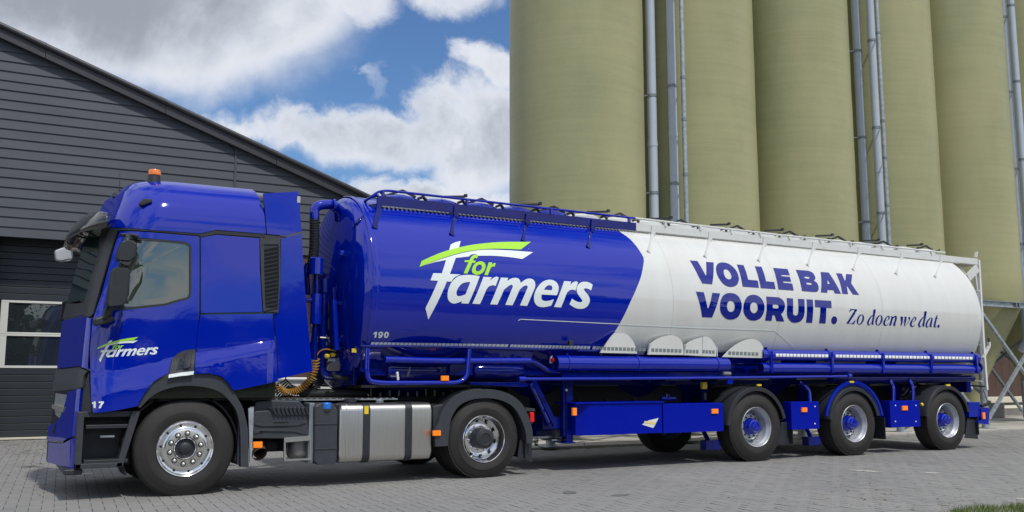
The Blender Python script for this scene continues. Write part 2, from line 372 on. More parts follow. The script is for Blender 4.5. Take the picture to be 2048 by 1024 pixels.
def panel(name, outer, surf, m, parent=None, off=0.0, thick=.02, holes=(), ds=.12, dz=.12, smooth=30, cuts=()):
    """polygon in surface parameters (a, b), cut to a grid, laid on surf(a, b, offset) with real thickness"""
    loops = [outer]+list(holes)
    flat = [p for l in loops for p in l]
    tri = geometry.tessellate_polygon([[Vector((p[0], p[1], 0)) for p in l] for l in loops])
    bm = bmesh.new(); vs = [bm.verts.new((p[0], p[1], 0)) for p in flat]
    for t in tri:
        try: bm.faces.new([vs[i] for i in t])
        except ValueError: pass
    bmesh.ops.dissolve_limit(bm, angle_limit=.001, verts=bm.verts, edges=bm.edges)
    xs = [p[0] for p in flat]; ys = [p[1] for p in flat]
    for lo, hi, st, ax in ((min(xs), max(xs), ds, 0), (min(ys), max(ys), dz, 1)):
        if not st: continue
        k = math.ceil(lo/st)
        while k*st < hi:
            co = [0,0,0]; co[ax] = k*st+1e-5; no = [0,0,0]; no[ax] = 1
            bmesh.ops.bisect_plane(bm, geom=bm.verts[:]+bm.edges[:]+bm.faces[:], plane_co=co, plane_no=no); k += 1
    for co, no in cuts:
        bmesh.ops.bisect_plane(bm, geom=bm.verts[:]+bm.edges[:]+bm.faces[:], plane_co=(*co, 0), plane_no=(*no, 0))
    bmesh.ops.recalc_face_normals(bm, faces=bm.faces)
    bm.verts.index_update(); n = len(bm.verts)
    par = [(v.co.x, v.co.y) for v in bm.verts]
    V0 = [surf(a, b, off) for a, b in par]; fs = [tuple(v.index for v in f.verts) for f in bm.faces]
    if thick:
        V1 = [surf(a, b, off-thick) for a, b in par]
        be = [(l.vert.index, l.link_loop_next.vert.index) for e_ in bm.edges if e_.is_boundary for l in e_.link_loops]
        fs2 = fs+[tuple(n+i for i in reversed(f)) for f in fs]+[(b, a, n+a, n+b) for a, b in be]
        verts = V0+V1
    else: verts, fs2 = V0, fs
    bm.free()
    me = bpy.data.meshes.new(name); me.from_pydata([tuple(v) for v in verts], [], fs2)
    bm = bmesh.new(); bm.from_mesh(me); 
    if thick: bmesh.ops.recalc_face_normals(bm, faces=bm.faces)
    bm.to_mesh(me); bm.free()
    o = bpy.data.objects.new(name, me); COL.objects.link(o); me.materials.append(M[m]); fin(o, smooth)
    if parent: o.parent = parent
    return o
def grid_surf(name, surf, a_list, b_func, m, parent=None, off=0, flip=False):
    vs = []; nb = None
    for a in a_list:
        row = b_func(a); nb = len(row)
        for (x, y) in row: vs.append(tuple(surf(x, y, off)))
    fs = []
    for i in range(len(a_list)-1):
        for j in range(nb-1): fs.append((i*nb+j, i*nb+j+1, (i+1)*nb+j+1, (i+1)*nb+j))
    mb = MB(); mb.add(vs, fs); return mb.build(name, m, parent, 40)

def bez(p0, p1, p2, p3, n=14):
    p0, p1, p2, p3 = map(Vector, (p0, p1, p2, p3))
    return [p0*(1-t)**3+p1*3*t*(1-t)**2+p2*3*t*t*(1-t)+p3*t**3 for t in [k/n for k in range(n+1)]]
def rounded(path, r, n=6):
    pts = [Vector(p) for p in path]; out = [pts[0]]
    for i in range(1, len(pts)-1):
        a, b, c = pts[i-1], pts[i], pts[i+1]; d1 = (a-b); d2 = (c-b); rr = min(r, d1.length*.49, d2.length*.49)
        p, q = b+d1.normalized()*rr, b+d2.normalized()*rr
        for k in range(n+1):
            t = k/n; out.append(p*(1-t)**2+b*2*t*(1-t)+q*t*t)
    out.append(pts[-1]); return out

#@@SETTING
# ================================================================== GROUND
PA = math.radians(-3.5); U = .112
gs = MB().add([(-400,-400,-.03),(400,-400,-.03),(400,400,-.03),(-400,400,-.03)], [(0,1,2,3)]).build('ground', 'sand', smooth=0); tag(gs, kind='structure')
pav = bpy.data.objects.new('pavement', None); COL.objects.link(pav)
pv = MB().add([(-30,-6.5,-.014),(42,-6.5,-.014),(42,12,-.014),(-30,12,-.014)], [(0,1,2,3)]).build('pavement', 'sand', smooth=0)
bpy.data.objects.remove(pav); pav = pv; pav.name = 'pavement'; tag(pav, kind='structure')
def paver_cells():
    ca, sa = math.cos(PA), math.sin(PA); H = []
    rng = np.random.default_rng(3)
    i, j = np.meshgrid(np.arange(-400, 400), np.arange(-200, 200)); i = i.ravel(); j = j.ravel()
    bx = (i+2*j).astype(float); by = (i-2*j).astype(float)
    cells = []
    for (cx, cy, hw, hh) in ((1, .5, 1, .5), (2.5, 0, .5, 1)):
        x = (bx+cx)*U; y = (by+cy)*U
        X = x*ca-y*sa; Y = x*sa+y*ca
        k = (X > -7) & (X < 25.5) & (Y > -5.2) & (Y < 11.05) & ~((Y > 3.62-.03*(X-6)) & (X > 3.2))
        # keep what the photograph and a step aside can see
        cells.append(np.stack([X[k], Y[k], np.full(k.sum(), hw*U), np.full(k.sum(), hh*U)], 1))
    return np.concatenate(cells)
cells = paver_cells()
cx_, cy_ = cells[:,0], cells[:,1]
# picture position, to find the pavers that show largest
d = np.stack([cx_-CAM.x, cy_-CAM.y, np.full(len(cx_), -CAM.z)], 1)
zf = d@np.array(FW); uu = 1024+F_PX*(d@np.array(RT))/np.maximum(zf, .01); vv = 512-F_PX*(d@np.array(UP))/np.maximum(zf, .01)
inframe = (zf > 1) & (uu > 0) & (uu < 2048) & (vv < 1024) & (vv > 700)
order = np.argsort(np.where(inframe, zf, 1e9))[:300]
mask = np.ones(len(cells), bool); mask[order] = False
def brick_geo(X, Y, hw, hh, rng):
    n = len(X); ca, sa = math.cos(PA), math.sin(PA)
    g0, g1 = .0015, .0036
    sx = np.array([-1,1,1,-1.]); sy = np.array([-1,-1,1,1.])
    vs = np.zeros((n, 8, 3)); tilt = rng.normal(0, .0005, (n, 4)); h = rng.normal(0, .0007, (n,1))
    for q, (gg, z) in enumerate(((g0, -.016), (g1, 0.0))):
        lx = sx[None]*(hw[:,None]-gg); ly = sy[None]*(hh[:,None]-gg)
        vs[:, q*4:q*4+4, 0] = X[:,None]+lx*ca-ly*sa; vs[:, q*4:q*4+4, 1] = Y[:,None]+lx*sa+ly*ca
        vs[:, q*4:q*4+4, 2] = z + (tilt+h if q else 0)
    f = np.array([(4,5,6,7),(0,1,5,4),(1,2,6,5),(2,3,7,6),(3,0,4,7)])
    fs = (np.arange(n)[:,None,None]*8+f[None]).reshape(-1, 4)
    return vs.reshape(-1, 3), fs
rng = np.random.default_rng(5)
vs, fs = brick_geo(cells[mask,0], cells[mask,1], cells[mask,2], cells[mask,3], rng)
me = bpy.data.meshes.new('paver_field'); me.from_pydata(vs.tolist(), [], fs.tolist()); me.materials.append(M['paver'])
o = bpy.data.objects.new('paver_field', me); COL.objects.link(o); o.parent = pav; o['kind'] = 'stuff'
pm = {}
for key, (hw, hh) in {'h': (U, U/2), 'v': (U/2, U)}.items():
    vs, fs = brick_geo(np.array([0.]), np.array([0.]), np.array([hw]), np.array([hh]), rng)
    me = bpy.data.meshes.new('paver'); me.from_pydata(vs.tolist(), [], fs.tolist()); me.materials.append(M['paver']); pm[key] = me
for k in order:
    c = cells[k]; o = bpy.data.objects.new('paver', pm['h' if c[2] > c[3] else 'v']); COL.objects.link(o)
    o.location = (c[0], c[1], random.gauss(0, .0008)); o.rotation_euler = (random.gauss(0, .004), random.gauss(0, .004), 0); o.parent = pav

# concrete slab under the silos, one bay at a time
slab = MB().box(3.2, 42, 6.0, 12, -.012, .05).build('slab', 'conc', smooth=0); tag(slab, kind='structure')
def slab_edge(x): return 3.66-.030*(x-6)
x = 3.2; k = 0
while x < 40:
    x2 = x+2.6
    mb = MB().prism([(x+.004, slab_edge(x)), (x2-.004, slab_edge(x2)), (x2-.004, 5.99), (x+.004, 5.99)], -.012, .048+random.uniform(-.002, .002), 'XY')
    o = mb.build('concrete_bay', 'conc', bevel=.012); o.parent = slab; x = x2

# litter and weeds on the paving
def scatter_leafy(name, n, fx, m, label, cat, size, group=None, kind='stuff', up=0.0):
    vs = []; fs = []
    for k in range(n):
        x, y, z = fx(); a = random.uniform(0, 6.28); s = size*random.uniform(.5, 1.4); t = random.uniform(-.3, .3)
        ux, uy = math.cos(a)*s, math.sin(a)*s; i = len(vs)
        vs += [(x-ux, y-uy, z), (x-uy*.4, y+ux*.4, z+s*t), (x+ux, y+uy, z+s*.2), (x+uy*.4, y-ux*.4, z+s*.15)]; fs.append((i, i+1, i+2, i+3))
    o = MB().add(vs, fs).build(name, m, smooth=0, recalc=False); return tag(o, label, cat, group, kind)
def f_left():
    p = P(random.uniform(0, 95), 882+abs(random.gauss(0, 26)), Z=0); return p.x, p.y, .006
scatter_leafy('dry_litter', 260, f_left, 'litter', 'scattered brown leaf litter on the paving before the garage door', 'litter', .022)
def f_right():
    p = P(random.gauss(1800, 160), random.triangular(930, 1023, 1015), Z=0); return p.x, p.y, .006
scatter_leafy('leaf_litter', 330, f_right, 'litter', 'small brown leaves scattered on the paving near the grass edge', 'litter', .016)

# grass verge, bottom right corner
vs = []; fs = []
for k in range(9000):
    x = random.uniform(5.7, 11.5); y = -4.70-.10*(x-5.8)-abs(random.gauss(0, .34)) + (.05*math.sin(x*5)+.03*math.sin(x*13.3))
    if x < 6.6: y -= (6.6-x)*.22
    h = random.uniform(.02, .065); a = random.uniform(0, 6.28); r = random.uniform(0, .05); i = len(vs)
    vs += [(x-.004*math.cos(a), y-.004*math.sin(a), -.01), (x+.004*math.cos(a), y+.004*math.sin(a), -.01), (x+r*math.cos(a*2), y+r*math.sin(a*2), h)]; fs.append((i, i+1, i+2))
g = MB().add(vs, fs).build('grass_verge', 'grass', smooth=0, recalc=False); tag(g, 'green grass growing over the paving edge in the bottom right corner', 'grass', kind='stuff')
soil = MB().add([(5.5,-9,-.008),(40,-9,-.008),(40,-7.5,-.008),(6,-4.9,-.008)], [(0,1,2,3)]).build('soil', mat('soil', (.06, .05, .03), .95, var=.3), smooth=0); tag(soil, kind='structure')

def weed(u, v, Z, s, n, label, tall=1.0):
    p = P(u, v, Z=Z); vs = []; fs = []
    for k in range(n):
        a = random.uniform(0, 6.28); h = random.uniform(.2, 1)*s*tall; r = random.uniform(.1, .7)*s*.5
        c = V(p.x+r*math.cos(a)*h/s/tall, p.y+r*math.sin(a), Z+h); q = random.uniform(.018, .035)*s/.2; b = random.uniform(0, 6.28); i = len(vs)
        vs += [c, c+V(math.cos(b)*q, math.sin(b)*q, q*.5), c+V(math.cos(b+1)*q*1.6, math.sin(b+1)*q*1.6, q), c+V(math.cos(b+1.9)*q, math.sin(b+1.9)*q, q*.2)]; fs.append((i, i+1, i+2, i+3))
    mb = MB().add(vs, fs)
    for k in range(3): mb.cyl((p.x, p.y, Z-.01), (p.x+random.uniform(-.3,.3)*s, p.y, Z+s*.8*tall), .003, 5)
    o = mb.build('weed', 'leaf', smooth=0, recalc=False); return tag(o, label, 'weed')
weed(1072, 897, .0, .17, 60, 'small leafy weed at the slab edge just behind the tractor mudflap')
weed(1112, 896, .0, .07, 20, 'tiny weed at the slab edge below the blue landing leg')
weed(1168, 895, .0, .08, 20, 'tiny weed on the slab edge right of the landing leg foot')
weed(1196, 894, .0, .06, 14, 'lowest weed clump on the slab edge under the side locker')
weed(1245, 892, .0, .06, 14, 'weed clump on the slab edge under the right half of the locker')
weed(96, 884, .0, .16, 34, 'thin upright green weed at the foot of the garage door beside the truck bumper', 1.3)

# pale streaks of spilled meal on the paving beside the trailer wheels
dust = mat('pale_meal_dust', (.52, .51, .47), .95)
for k, (u0, v0, u1, v1, wv, lab) in enumerate(((1692, 939, 1768, 944, 2.2, 'short white streak of spilled meal on the paving right of the middle trailer wheel'), (1836, 944.5, 1888, 946, 1.6, 'long thin white streak of spilled meal below the rearmost trailer wheel'), (2030, 996, 2050, 998, 2.5, 'white spill on the paving at the right frame edge above the grass'))):
    top = []; bot = []
    for i in range(15):
        t = i/14; u = u0+(u1-u0)*t; v = v0+(v1-v0)*t; hh = wv*math.sin(math.pi*min(1, max(.04, t)))*random.uniform(.45, 1)
        top.append(P(u, v-hh*.5, Z=.0035)); bot.append(P(u, v+hh*.5, Z=.0035))
    fs = [(i, i+1, 29-i-1, 29-i) for i in range(14)]
    o = MB().add(top+bot[::-1], fs).build('spilled_meal', dust, smooth=0); tag(o, lab, 'spill')

for (u, v, a, b, lab) in ((1138, 985, 22, 3.4, 'small bird shadow painted dark on the bright paving, left one of two'), (1240, 990, 21, 3.0, 'small bird shadow painted dark on the bright paving, right one of two')):
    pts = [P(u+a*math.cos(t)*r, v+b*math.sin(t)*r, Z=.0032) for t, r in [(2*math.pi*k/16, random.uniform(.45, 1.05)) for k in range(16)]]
    o = MB().add(pts, [tuple(range(16))]).build('bird_shadow_patch', 'birdshadow', smooth=0); tag(o, lab, 'painted shadow')  # bird shadows painted as flat dark patches on the pavers
# ================================================================== BARN
BYAW = -.016; BO = P(0, 883, Y=11.0); BDX = V(math.cos(BYAW), math.sin(BYAW), 0); BNY = V(math.sin(BYAW), -math.cos(BYAW), 0)  # BNY faces the camera
def BW(a, z, o=0.0): return V(BO.x, 11.0, 0)+BDX*a+BNY*o+V(0,0,z)
def bpx(u, v):
    d = ray(u, v); n = BNY; c = V(BO.x, 11.0, 0); t = (c-CAM).dot(n)/d.dot(n); q = CAM+d*t
    return ((q-c).dot(BDX), q.z)
barn = empty('barn', V(BO.x, 11.0, 0), 'dark grey timber clad barn gable with a sloping verge behind the cab', 'barn')
va, vb = bpx(0, 82), bpx(640, 352+20)
a0, z0 = bpx(0, 78); a1, z1 = bpx(690, 396)
vslope = (z1-z0)/(a1-a0)
def verge(a): return z0+(a-a0)*vslope           # underside line of the verge board
AP = -4.5                                        # apex sits left of the frame
def vtop(a): return verge(a) if a > AP else verge(AP)-(AP-a)*(-vslope)
ztop_soffit = bpx(60, 472)[1]
# boards: laps measured down the left edge of the picture
lap_v = [100.5, 120.5, 139.5, 158.7, 177.5, 197, 216.5, 235.5, 255, 274.8, 295, 314, 334, 353, 372.5, 392.5, 412.5, 432, 452, 471]
laps = [bpx(0, v)[1] for v in lap_v]
step = (laps[0]-laps[-1])/(len(laps)-1)
zz_ = laps[-1]
A_L, A_R, A_J = -9.0, 9.3, bpx(470, 330)[0]
k = 0
while zz_ < verge(AP):
    zt = zz_+step
    def half(zv, right): 
        ax = AP+(verge(AP)-zv)/(-vslope) if right else AP-(verge(AP)-zv)/(-vslope)
        return ax
    r0, r1 = min(A_R, half(zz_, True)), min(A_R, half(zt, True)); l0, l1 = max(A_L, half(zz_, False)), max(A_L, half(zt, False))
    if zt > verge(AP): r1 = l1 = AP
    segs = [(l0, l1, min(A_J-.02, r0), min(A_J-.02, r1))]
    if r0 > A_J+.03: segs.append((A_J+.03, A_J+.03, r0, max(r1, A_J+.03)))
    for (x0, x1, x2, x3) in segs:
        pb, pt = .034, .008
        vs = [BW(x0, zz_-.012, pb), BW(x2, zz_-.012, pb), BW(x3, zt, pt), BW(x1, zt, pt), BW(x0, zz_-.012, 0), BW(x2, zz_-.012, 0), BW(x3, zt, 0), BW(x1, zt, 0)]
        jj = random.uniform(-.004, .004)
        vs = [v+V(0,0,jj if i in (0,1,4,5) else 0) for i, v in enumerate(vs)]
        o = MB().add(vs, [(0,1,2,3),(7,6,5,4),(0,4,5,1),(1,5,6,2),(2,6,7,3),(3,7,4,0)]).build('board', 'barn', smooth=0); adopt(o, barn)
    zz_ = zt; k += 1
# wall core behind boards
core = [BW(A_L, ztop_soffit, 0), BW(A_R, ztop_soffit, 0), BW(A_R, verge(A_R), 0), BW(AP, verge(AP), 0), BW(A_L, vtop(A_L), 0)]
core = [(-V(0,0,0)+p-BNY*.002) for p in core]; back = [p-BNY*.25 for p in core]; n = len(core)
o = MB().add(core+back, [tuple(range(n)), tuple(range(2*n-1, n-1, -1))]+[(i, (i+1) % n, n+(i+1) % n, n+i) for i in range(n)]).build('wall', 'trim', smooth=0); adopt(o, barn)
o = MB().add([BW(A_J-.02, ztop_soffit+.4, .045), BW(A_J+.03, ztop_soffit+.4, .045), BW(A_J+.03, verge(A_J)-.0, .045), BW(A_J-.02, verge(A_J)-.0, .045),
              BW(A_J-.02, ztop_soffit+.4, 0), BW(A_J+.03, ztop_soffit+.4, 0), BW(A_J+.03, verge(A_J), 0), BW(A_J-.02, verge(A_J), 0)],
             [(0,1,2,3),(7,6,5,4),(0,4,5,1),(1,5,6,2),(2,6,7,3),(3,7,4,0)]).build('joint_strip', 'barn', smooth=0); adopt(o, barn)
# verge boards in lengths with the roll trim on top
uj = [bpx(92, 95)[0], bpx(330, 214)[0], bpx(550, 318)[0]]
ends = [AP, *uj, A_R]
hv = bpx(0, 50)[1]-bpx(0, 78)[1]
for s0, s1 in zip(ends[:-1], ends[1:]):
    mb = MB()
    q = []
    for a in (s0+.003, s1-.003):
        z = verge(a); q.append([BW(a, z-.02, .17), BW(a, z+hv*.70, .17), BW(a, z+hv*.70, -.1), BW(a, z-.02, -.1)])
    mb.add(q[0]+q[1], [(0,1,2,3),(7,6,5,4),(0,4,5,1),(1,5,6,2),(2,6,7,3),(3,7,4,0)])
    o = mb.build('verge_board', 'trim', bevel=.008); adopt(o, barn)
    zc = hv*.80
    o = MB().tube([BW(s0, verge(s0)+zc, .19), BW(s1-.01, verge(s1-.01)+zc, .19)], .062, 12).build('verge_roll', 'trim'); adopt(o, barn)
    o = MB().tube([BW(s1-.16, verge(s1-.16)+zc, .19), BW(s1, verge(s1)+zc, .19)], .068, 12).build('verge_collar', 'trim'); adopt(o, barn)
zL = lambda a: verge(AP)+(a-AP)*(-vslope)
o = MB().add([BW(A_L, zL(A_L)-.02, .17), BW(AP, verge(AP)-.02, .17), BW(AP, verge(AP)+hv*.7, .17), BW(A_L, zL(A_L)+hv*.7, .17), BW(A_L, zL(A_L)-.02, -.1), BW(AP, verge(AP)-.02, -.1), BW(AP, verge(AP)+hv*.7, -.1), BW(A_L, zL(A_L)+hv*.7, -.1)],
             [(0,1,2,3),(7,6,5,4),(0,4,5,1),(1,5,6,2),(2,6,7,3),(3,7,4,0)]).build('verge_board', 'trim', smooth=0); adopt(o, barn)
# roof planes running back
rv = [BW(A_R+.3, verge(A_R+.3)+hv*.66, .15), BW(AP, verge(AP)+hv*.66, .15), BW(A_L-.3, zL(A_L-.3)+hv*.66, .15)]
rb = [p-BNY*16 for p in rv]
o = MB().add(rv+rb, [(0,1,4,3),(1,2,5,4)]).build('roof', 'roof', smooth=0); adopt(o, barn)
# side walls and ground-floor walls
RD = .62    # recess depth of the door
zs = ztop_soffit
DL, DR = bpx(2, 600)[0]-.12, 2.9
def bbox(name, m, a0_, a1_, z0_, z1_, o0, o1, bevel=0, par=None):
    vs = [BW(a, z, o_) for z in (z0_, z1_) for a, o_ in ((a0_, o0), (a1_, o0), (a1_, o1), (a0_, o1))]
    ob = MB().add(vs, [(0,3,2,1),(4,5,6,7),(0,1,5,4),(1,2,6,5),(2,3,7,6),(3,0,4,7)]).build(name, m, bevel=bevel, smooth=0)
    if par is None: adopt(ob, barn)
    else: ob.parent = par
    return ob
bbox('wall_pier', 'trim', A_L, DL, 0, zs-.01, -.02, -RD)
bbox('recess_wall', 'trim', DR, DR+.35, 0, zs-.01, -.02, -RD)
bbox('soffit', 'dark', A_L, A_R, zs-.008, zs+.02, 0, -RD-.1)
k = 0; zb = 0.0
while zb < zs-.05:      # brown plank wall right of the door
    bbox('plank', 'brown', DR+.36, A_R, zb+.004, min(zb+.24, zs-.012), -.02-.004*(k % 2), -.2, .004); zb += .245; k += 1
bbox('side_wall', 'trim', A_R, A_R+.2, 0, verge(A_R)+.1, 0, -15)
# garage door
gd = MB().add([BW(DL, 0, -RD), BW(DR, 0, -RD), BW(DR, zs, -RD), BW(DL, zs, -RD)], [(0,1,2,3)]).build('garage_door', 'door', smooth=0); adopt(gd, barn)
def dpx(u, v):
    d = ray(u, v); n = BNY; c = V(BO.x, 11.0, 0)-BNY*(RD-.04); t = (c-CAM).dot(n)/d.dot(n); q = CAM+d*t
    return ((q-c).dot(BDX), q.z)
def sub(ob): ob.parent = gd; ob.matrix_parent_inverse = Matrix.Translation(barn.location).inverted() if False else Matrix(); return ob
def dbox(name, m, a0_, a1_, z0_, z1_, o0=.04, o1=0, bevel=0):
    ob = bbox(name, m, a0_, a1_, z0_, z1_, -RD+o0, -RD+o1, bevel, par=gd); ob.matrix_parent_inverse = gd.matrix_world.inverted() if False else Matrix(); return ob
zf0, zf1 = dpx(10, 736)[1], dpx(10, 600)[1]
zmid = (zf0+zf1)/2
zk = 0.03
lowh = (zf0-.03)/10
for i in range(10): dbox('door_rib', 'door', DL+.02, DR-.02, .03+i*lowh+.006, .03+(i+1)*lowh-.006, .045, 0, .006)
nup = int((zs-zf1)/.146); uph = (zs-zf1)/nup
for i in range(nup): dbox('door_rib', 'door', DL+.02, DR-.02, zf1+i*uph+.006, zf1+(i+1)*uph-.006, .045, 0, .006)
dbox('threshold', 'cream', DL, DR, 0.0, .03, .25, 0)
# window band: frame of rails and stiles, four panes per row
wl = dpx(3, 600)[0]; wi = dpx(18, 603)[0]; rail = .045
zr = [zf0, zf0+rail*.9, zmid-rail, zmid+rail, zf1-rail*.9, zf1]
for za, zb_ in ((zf0, zf0+.05), (zmid-.04, zmid-.002), (zmid+.002, zmid+.04), (zf1-.05, zf1)): dbox('window_rail', 'doorw', wl, DR-.06, za, zb_, .055, 0, .006)
pw = (DR-.06-wi)/2
for i in range(3):
    xa = wl if i == 0 else wi+pw*i-.10
    xb = wi if i == 0 else min(wi+pw*i+.04, DR-.06)
    for za, zb_ in ((zf0+.05, zmid-.04), (zmid+.04, zf1-.05)): dbox('window_stile', 'doorw', xa, xb, za, zb_, .053, 0, .004)
for i in range(2):
    for za, zb_ in ((zf0+.05, zmid-.04), (zmid+.04, zf1-.05)):
        dbox('pane', 'dglass', wi+pw*i, wi+pw*(i+1)-.10, za, zb_, .02, .005)
        dbox('gasket', 'black', wi+pw*i, wi+pw*(i+1)-.10, zb_-.012, zb_-.001, .035, .021)

# ================================================================== SILOS
SY = 5.0; SR = 1.40; SX = [8.46+3.115*i for i in range(6)]; RZ = 3.22
ordn = ['leftmost full height olive silo, its left edge against the sky', 'second olive silo from the left, just right of the first group of pale pipes',
        'third olive silo from the left, right edge beside the second group of pipes', 'olive silo just right of the second group of pipes, partly hidden',
        'olive silo above the rear end of the trailer, second from the right edge', 'olive silo at the far right edge of the picture, mostly cut off']
def silo(i):
    x = SX[i]; t = empty('silo', (x, SY, 0), ordn[i], 'silo', 'olive fibreglass feed silos in a row')
    H = 13.5
    prof = [(SR-.03, RZ-.02), (SR, RZ+.06)]
    z = RZ+.06
    while z < H: z += .6; prof += [(SR+random.uniform(-.004, .004), z)]
    prof += [(SR, H), (.4, H+1.3), (.01, H+1.4)]
    parts = [MB().lathe(prof, (x, SY, 0), 'Z', 72).build('shell', 'silo')]
    parts.append(MB().lathe([(SR-.02, RZ+.02), (SR-.10, RZ-.2), (.28, .95), (.24, .75), (.24, .62)], (x, SY, 0), 'Z', 48).build('cone', 'silo'))
    parts.append(MB().box(x-.3, x+.3, SY-.3, SY+.3, .3, .62).build('discharge_boot', 'galvd', bevel=.02))
    for sy in (-1, 1):
        yb = SY+sy*(SR+.02)
        mb = MB().box(x-1.55, x+1.55, yb-.06, yb+.06, RZ-.05, RZ-.035).box(x-1.55, x+1.55, yb-.06, yb+.06, RZ-.185, RZ-.17).box(x-1.55, x+1.55, yb-.008, yb+.008, RZ-.17, RZ-.05)
        parts.append(mb.build('ring_beam', 'galv', smooth=0))
        for dx in (-.07, .05): parts.append(MB().box(x+dx-.02, x+dx+.02, yb-.07, yb+.0, RZ-.17, RZ-.05).build('beam_plate', 'galvd', smooth=0))
        pxx = x-1.557
        parts.append(MB().cyl((pxx, yb, .06), (pxx, yb, RZ-.19), .085, 20).build('post', 'galv'))
        parts.append(MB().box(pxx-.17, pxx+.17, yb-.17, yb+.17, .049, .066).build('base_plate', 'galv', bevel=.004))
        e0 = .07*sy
        parts.append(MB().bar((pxx+.1, yb-.02, .28), (x+1.45, yb-.02, RZ-.24), .07, .07).build('brace', 'galv', smooth=0))
        parts.append(MB().bar((pxx+.1, yb+.06, RZ-.24), (x+1.45, yb+.06, .28), .07, .07).build('brace', 'galv', smooth=0))
    if i == 5:
        for sy in (-1, 1):
            yb = SY+sy*(SR+.02); parts.append(MB().cyl((x+1.557, yb, .06), (x+1.557, yb, RZ-.19), .085, 20).build('post', 'galv'))
    for sx in (-1,):
        parts.append(MB().bar((x-1.55, SY-1.35, .9), (x-1.55, SY+1.35, RZ-.3), .06, .06).build('brace', 'galvd', smooth=0))
        parts.append(MB().bar((x-1.50, SY+1.35, .9), (x-1.50, SY-1.35, RZ-.3), .06, .06).build('brace', 'galvd', smooth=0))
    keep(t, parts); return t
for i in range(6): silo(i)
names = ['first group of pipes', 'second group of pipes', 'third group of pipes at the right edge']
plab = [['wide pale pipe, leftmost of the first group, against the first silo', 'wide pale pipe in the middle of the first group of pipes', 'thin mottled galvanised pipe, right of the first group'],
        ['wide pale pipe, leftmost of the second group, beside the third silo', 'wide pale pipe in the middle of the second group of pipes', 'thin galvanised pipe, right of the second group'],
        ['pale pipe, left one of the group at the right edge of the picture', 'pale pipe at the very right edge of the picture, cut by the frame', 'thin galvanised pipe beyond the right edge pipes']]
ppos = [[(9.99, 4.42), (10.30, 4.12), (10.29, 3.75)], [(16.38, 4.35), (16.49, 4.0), (16.36, 3.70)], [(22.54, 4.35), (22.35, 4.0), (22.6, 3.7)]]
for g in range(3):
    for k, (r, m) in enumerate(((.098, 'pipe'), (.090, 'pipe'), (.048, 'galv'))):
        x, y = ppos[g][k]; t = empty('fill_pipe', (x, y, 3.6), plab[g][k], 'pipe', 'vertical filling pipes on the silos')
        bot = 2.6; parts = [MB().cyl((x, y, bot), (x, y, 13.6), r, 24).build('pipe', m)]
        if bot > 0: parts.append(MB().tube(rounded([(x, y, bot+.02), (x, y, bot-.35), (x, y+.2, bot-.6)], .2), r, 20).build('bend', m))
        cz = [(5.1, 1), (6.15, 0), (7.2, 1), (9.4, 1), (11.6, 1)] if k < 2 else [(5.05, 1), (6.2, 1), (7.1, 1), (9.3, 1)]
        for z, br in cz:
            z += .18*k-.1*g
            parts.append(MB().lathe([(r+.001, z-.03), (r+.010, z-.03), (r+.010, z+.03), (r+.001, z+.03)] if br else [(r+.001, z-.055), (r+.007, z-.055), (r+.007, z+.055), (r+.001, z+.055)], (x, y, 0), 'Z', 20).build('clamp' if br else 'coupling', 'galvd' if br else m))
            if br:
                ox = -1 if k == 0 else 1
                parts.append(MB().bar((x+ox*r, y+.0, z-.0), (x+ox*(r+.10), y+.12, z-.0), .025, .03).build('bracket', 'galvd', smooth=0))
        keep(t, parts)
# wall under the silos and low structures
bw = empty('back_wall', (20, 8.0, 0), 'dark brown boarded wall with a cream ledge behind the silo legs', 'wall')
ps = []
x = 9.4
while x < 34:
    ps.append(MB().box(x+.004, x+.396, 8.0, 8.06, .66, 3.4).build('plank', 'brown', smooth=0)); x += .4
ps.append(MB().box(9.4, 34, 7.86, 8.1, .46, .655).build('ledge', 'cream', bevel=.02))
ps.append(MB().box(9.4, 34, 7.98, 8.1, .05, .455).build('plinth', 'concd'))
ps.append(MB().box(9.4, 34, 8.1, 12, 3.4, 3.5).build('roof', 'roof'))
keep(bw, ps)
pl = P(1985, 805, Y=6.9); pr_ = P(2009, 805, Y=6.9)
o = MB().box(pl.x-1.2, pr_.x, 6.9, 7.5, .049, .50).build('concrete_block', 'concd', bevel=.015); tag(o, 'grey concrete block standing behind the silo legs at the right', 'concrete block')
o = MB().box(pr_.x+.1, pr_.x+4.5, 7.3, 7.5, .30, .40).cyl((pr_.x+.1, 7.3, .33), (pr_.x+4.5, 7.3, .33), .03, 10).build('pale_beam', 'cream', bevel=.006); tag(o, 'cream horizontal beam lying in the shade under the right hand silos', 'beam')
# white low container wall seen through the coupling gap
wa, wb_ = P(556, 760, Y=5.6), P(1012, 760, Y=5.6)
bn = empty('low_white_container', (wa.x, 5.6, 0), 'low white steel container with a blue notice, seen between cab and trailer', 'container')
zt_ = P(700, 758, Y=5.6).z
ps = [MB().box(wa.x, wa.x+(wb_.x-wa.x)*.5, 5.6, 6.6, .05, zt_).build('body', 'white2', bevel=.01), MB().cyl((wa.x-.1, 5.58, zt_+.0), (wa.x+(wb_.x-wa.x)*.52, 5.58, zt_+.0), .03, 12).build('rim', 'white2')]
q0, q1 = P(694, 782, Y=5.59), P(718, 776, Y=5.59)
ps.append(MB().box(q0.x-.02, q1.x+.02, 5.585, 5.6, q0.z-.02, q1.z).build('notice', 'blue2', smooth=0))
q0, q1 = P(696, 775, Y=5.59), P(715, 770, Y=5.59); ps.append(MB().box(q0.x, q1.x, 5.587, 5.6, q0.z, q1.z).build('notice', 'cyan', smooth=0))
keep(bn, ps)

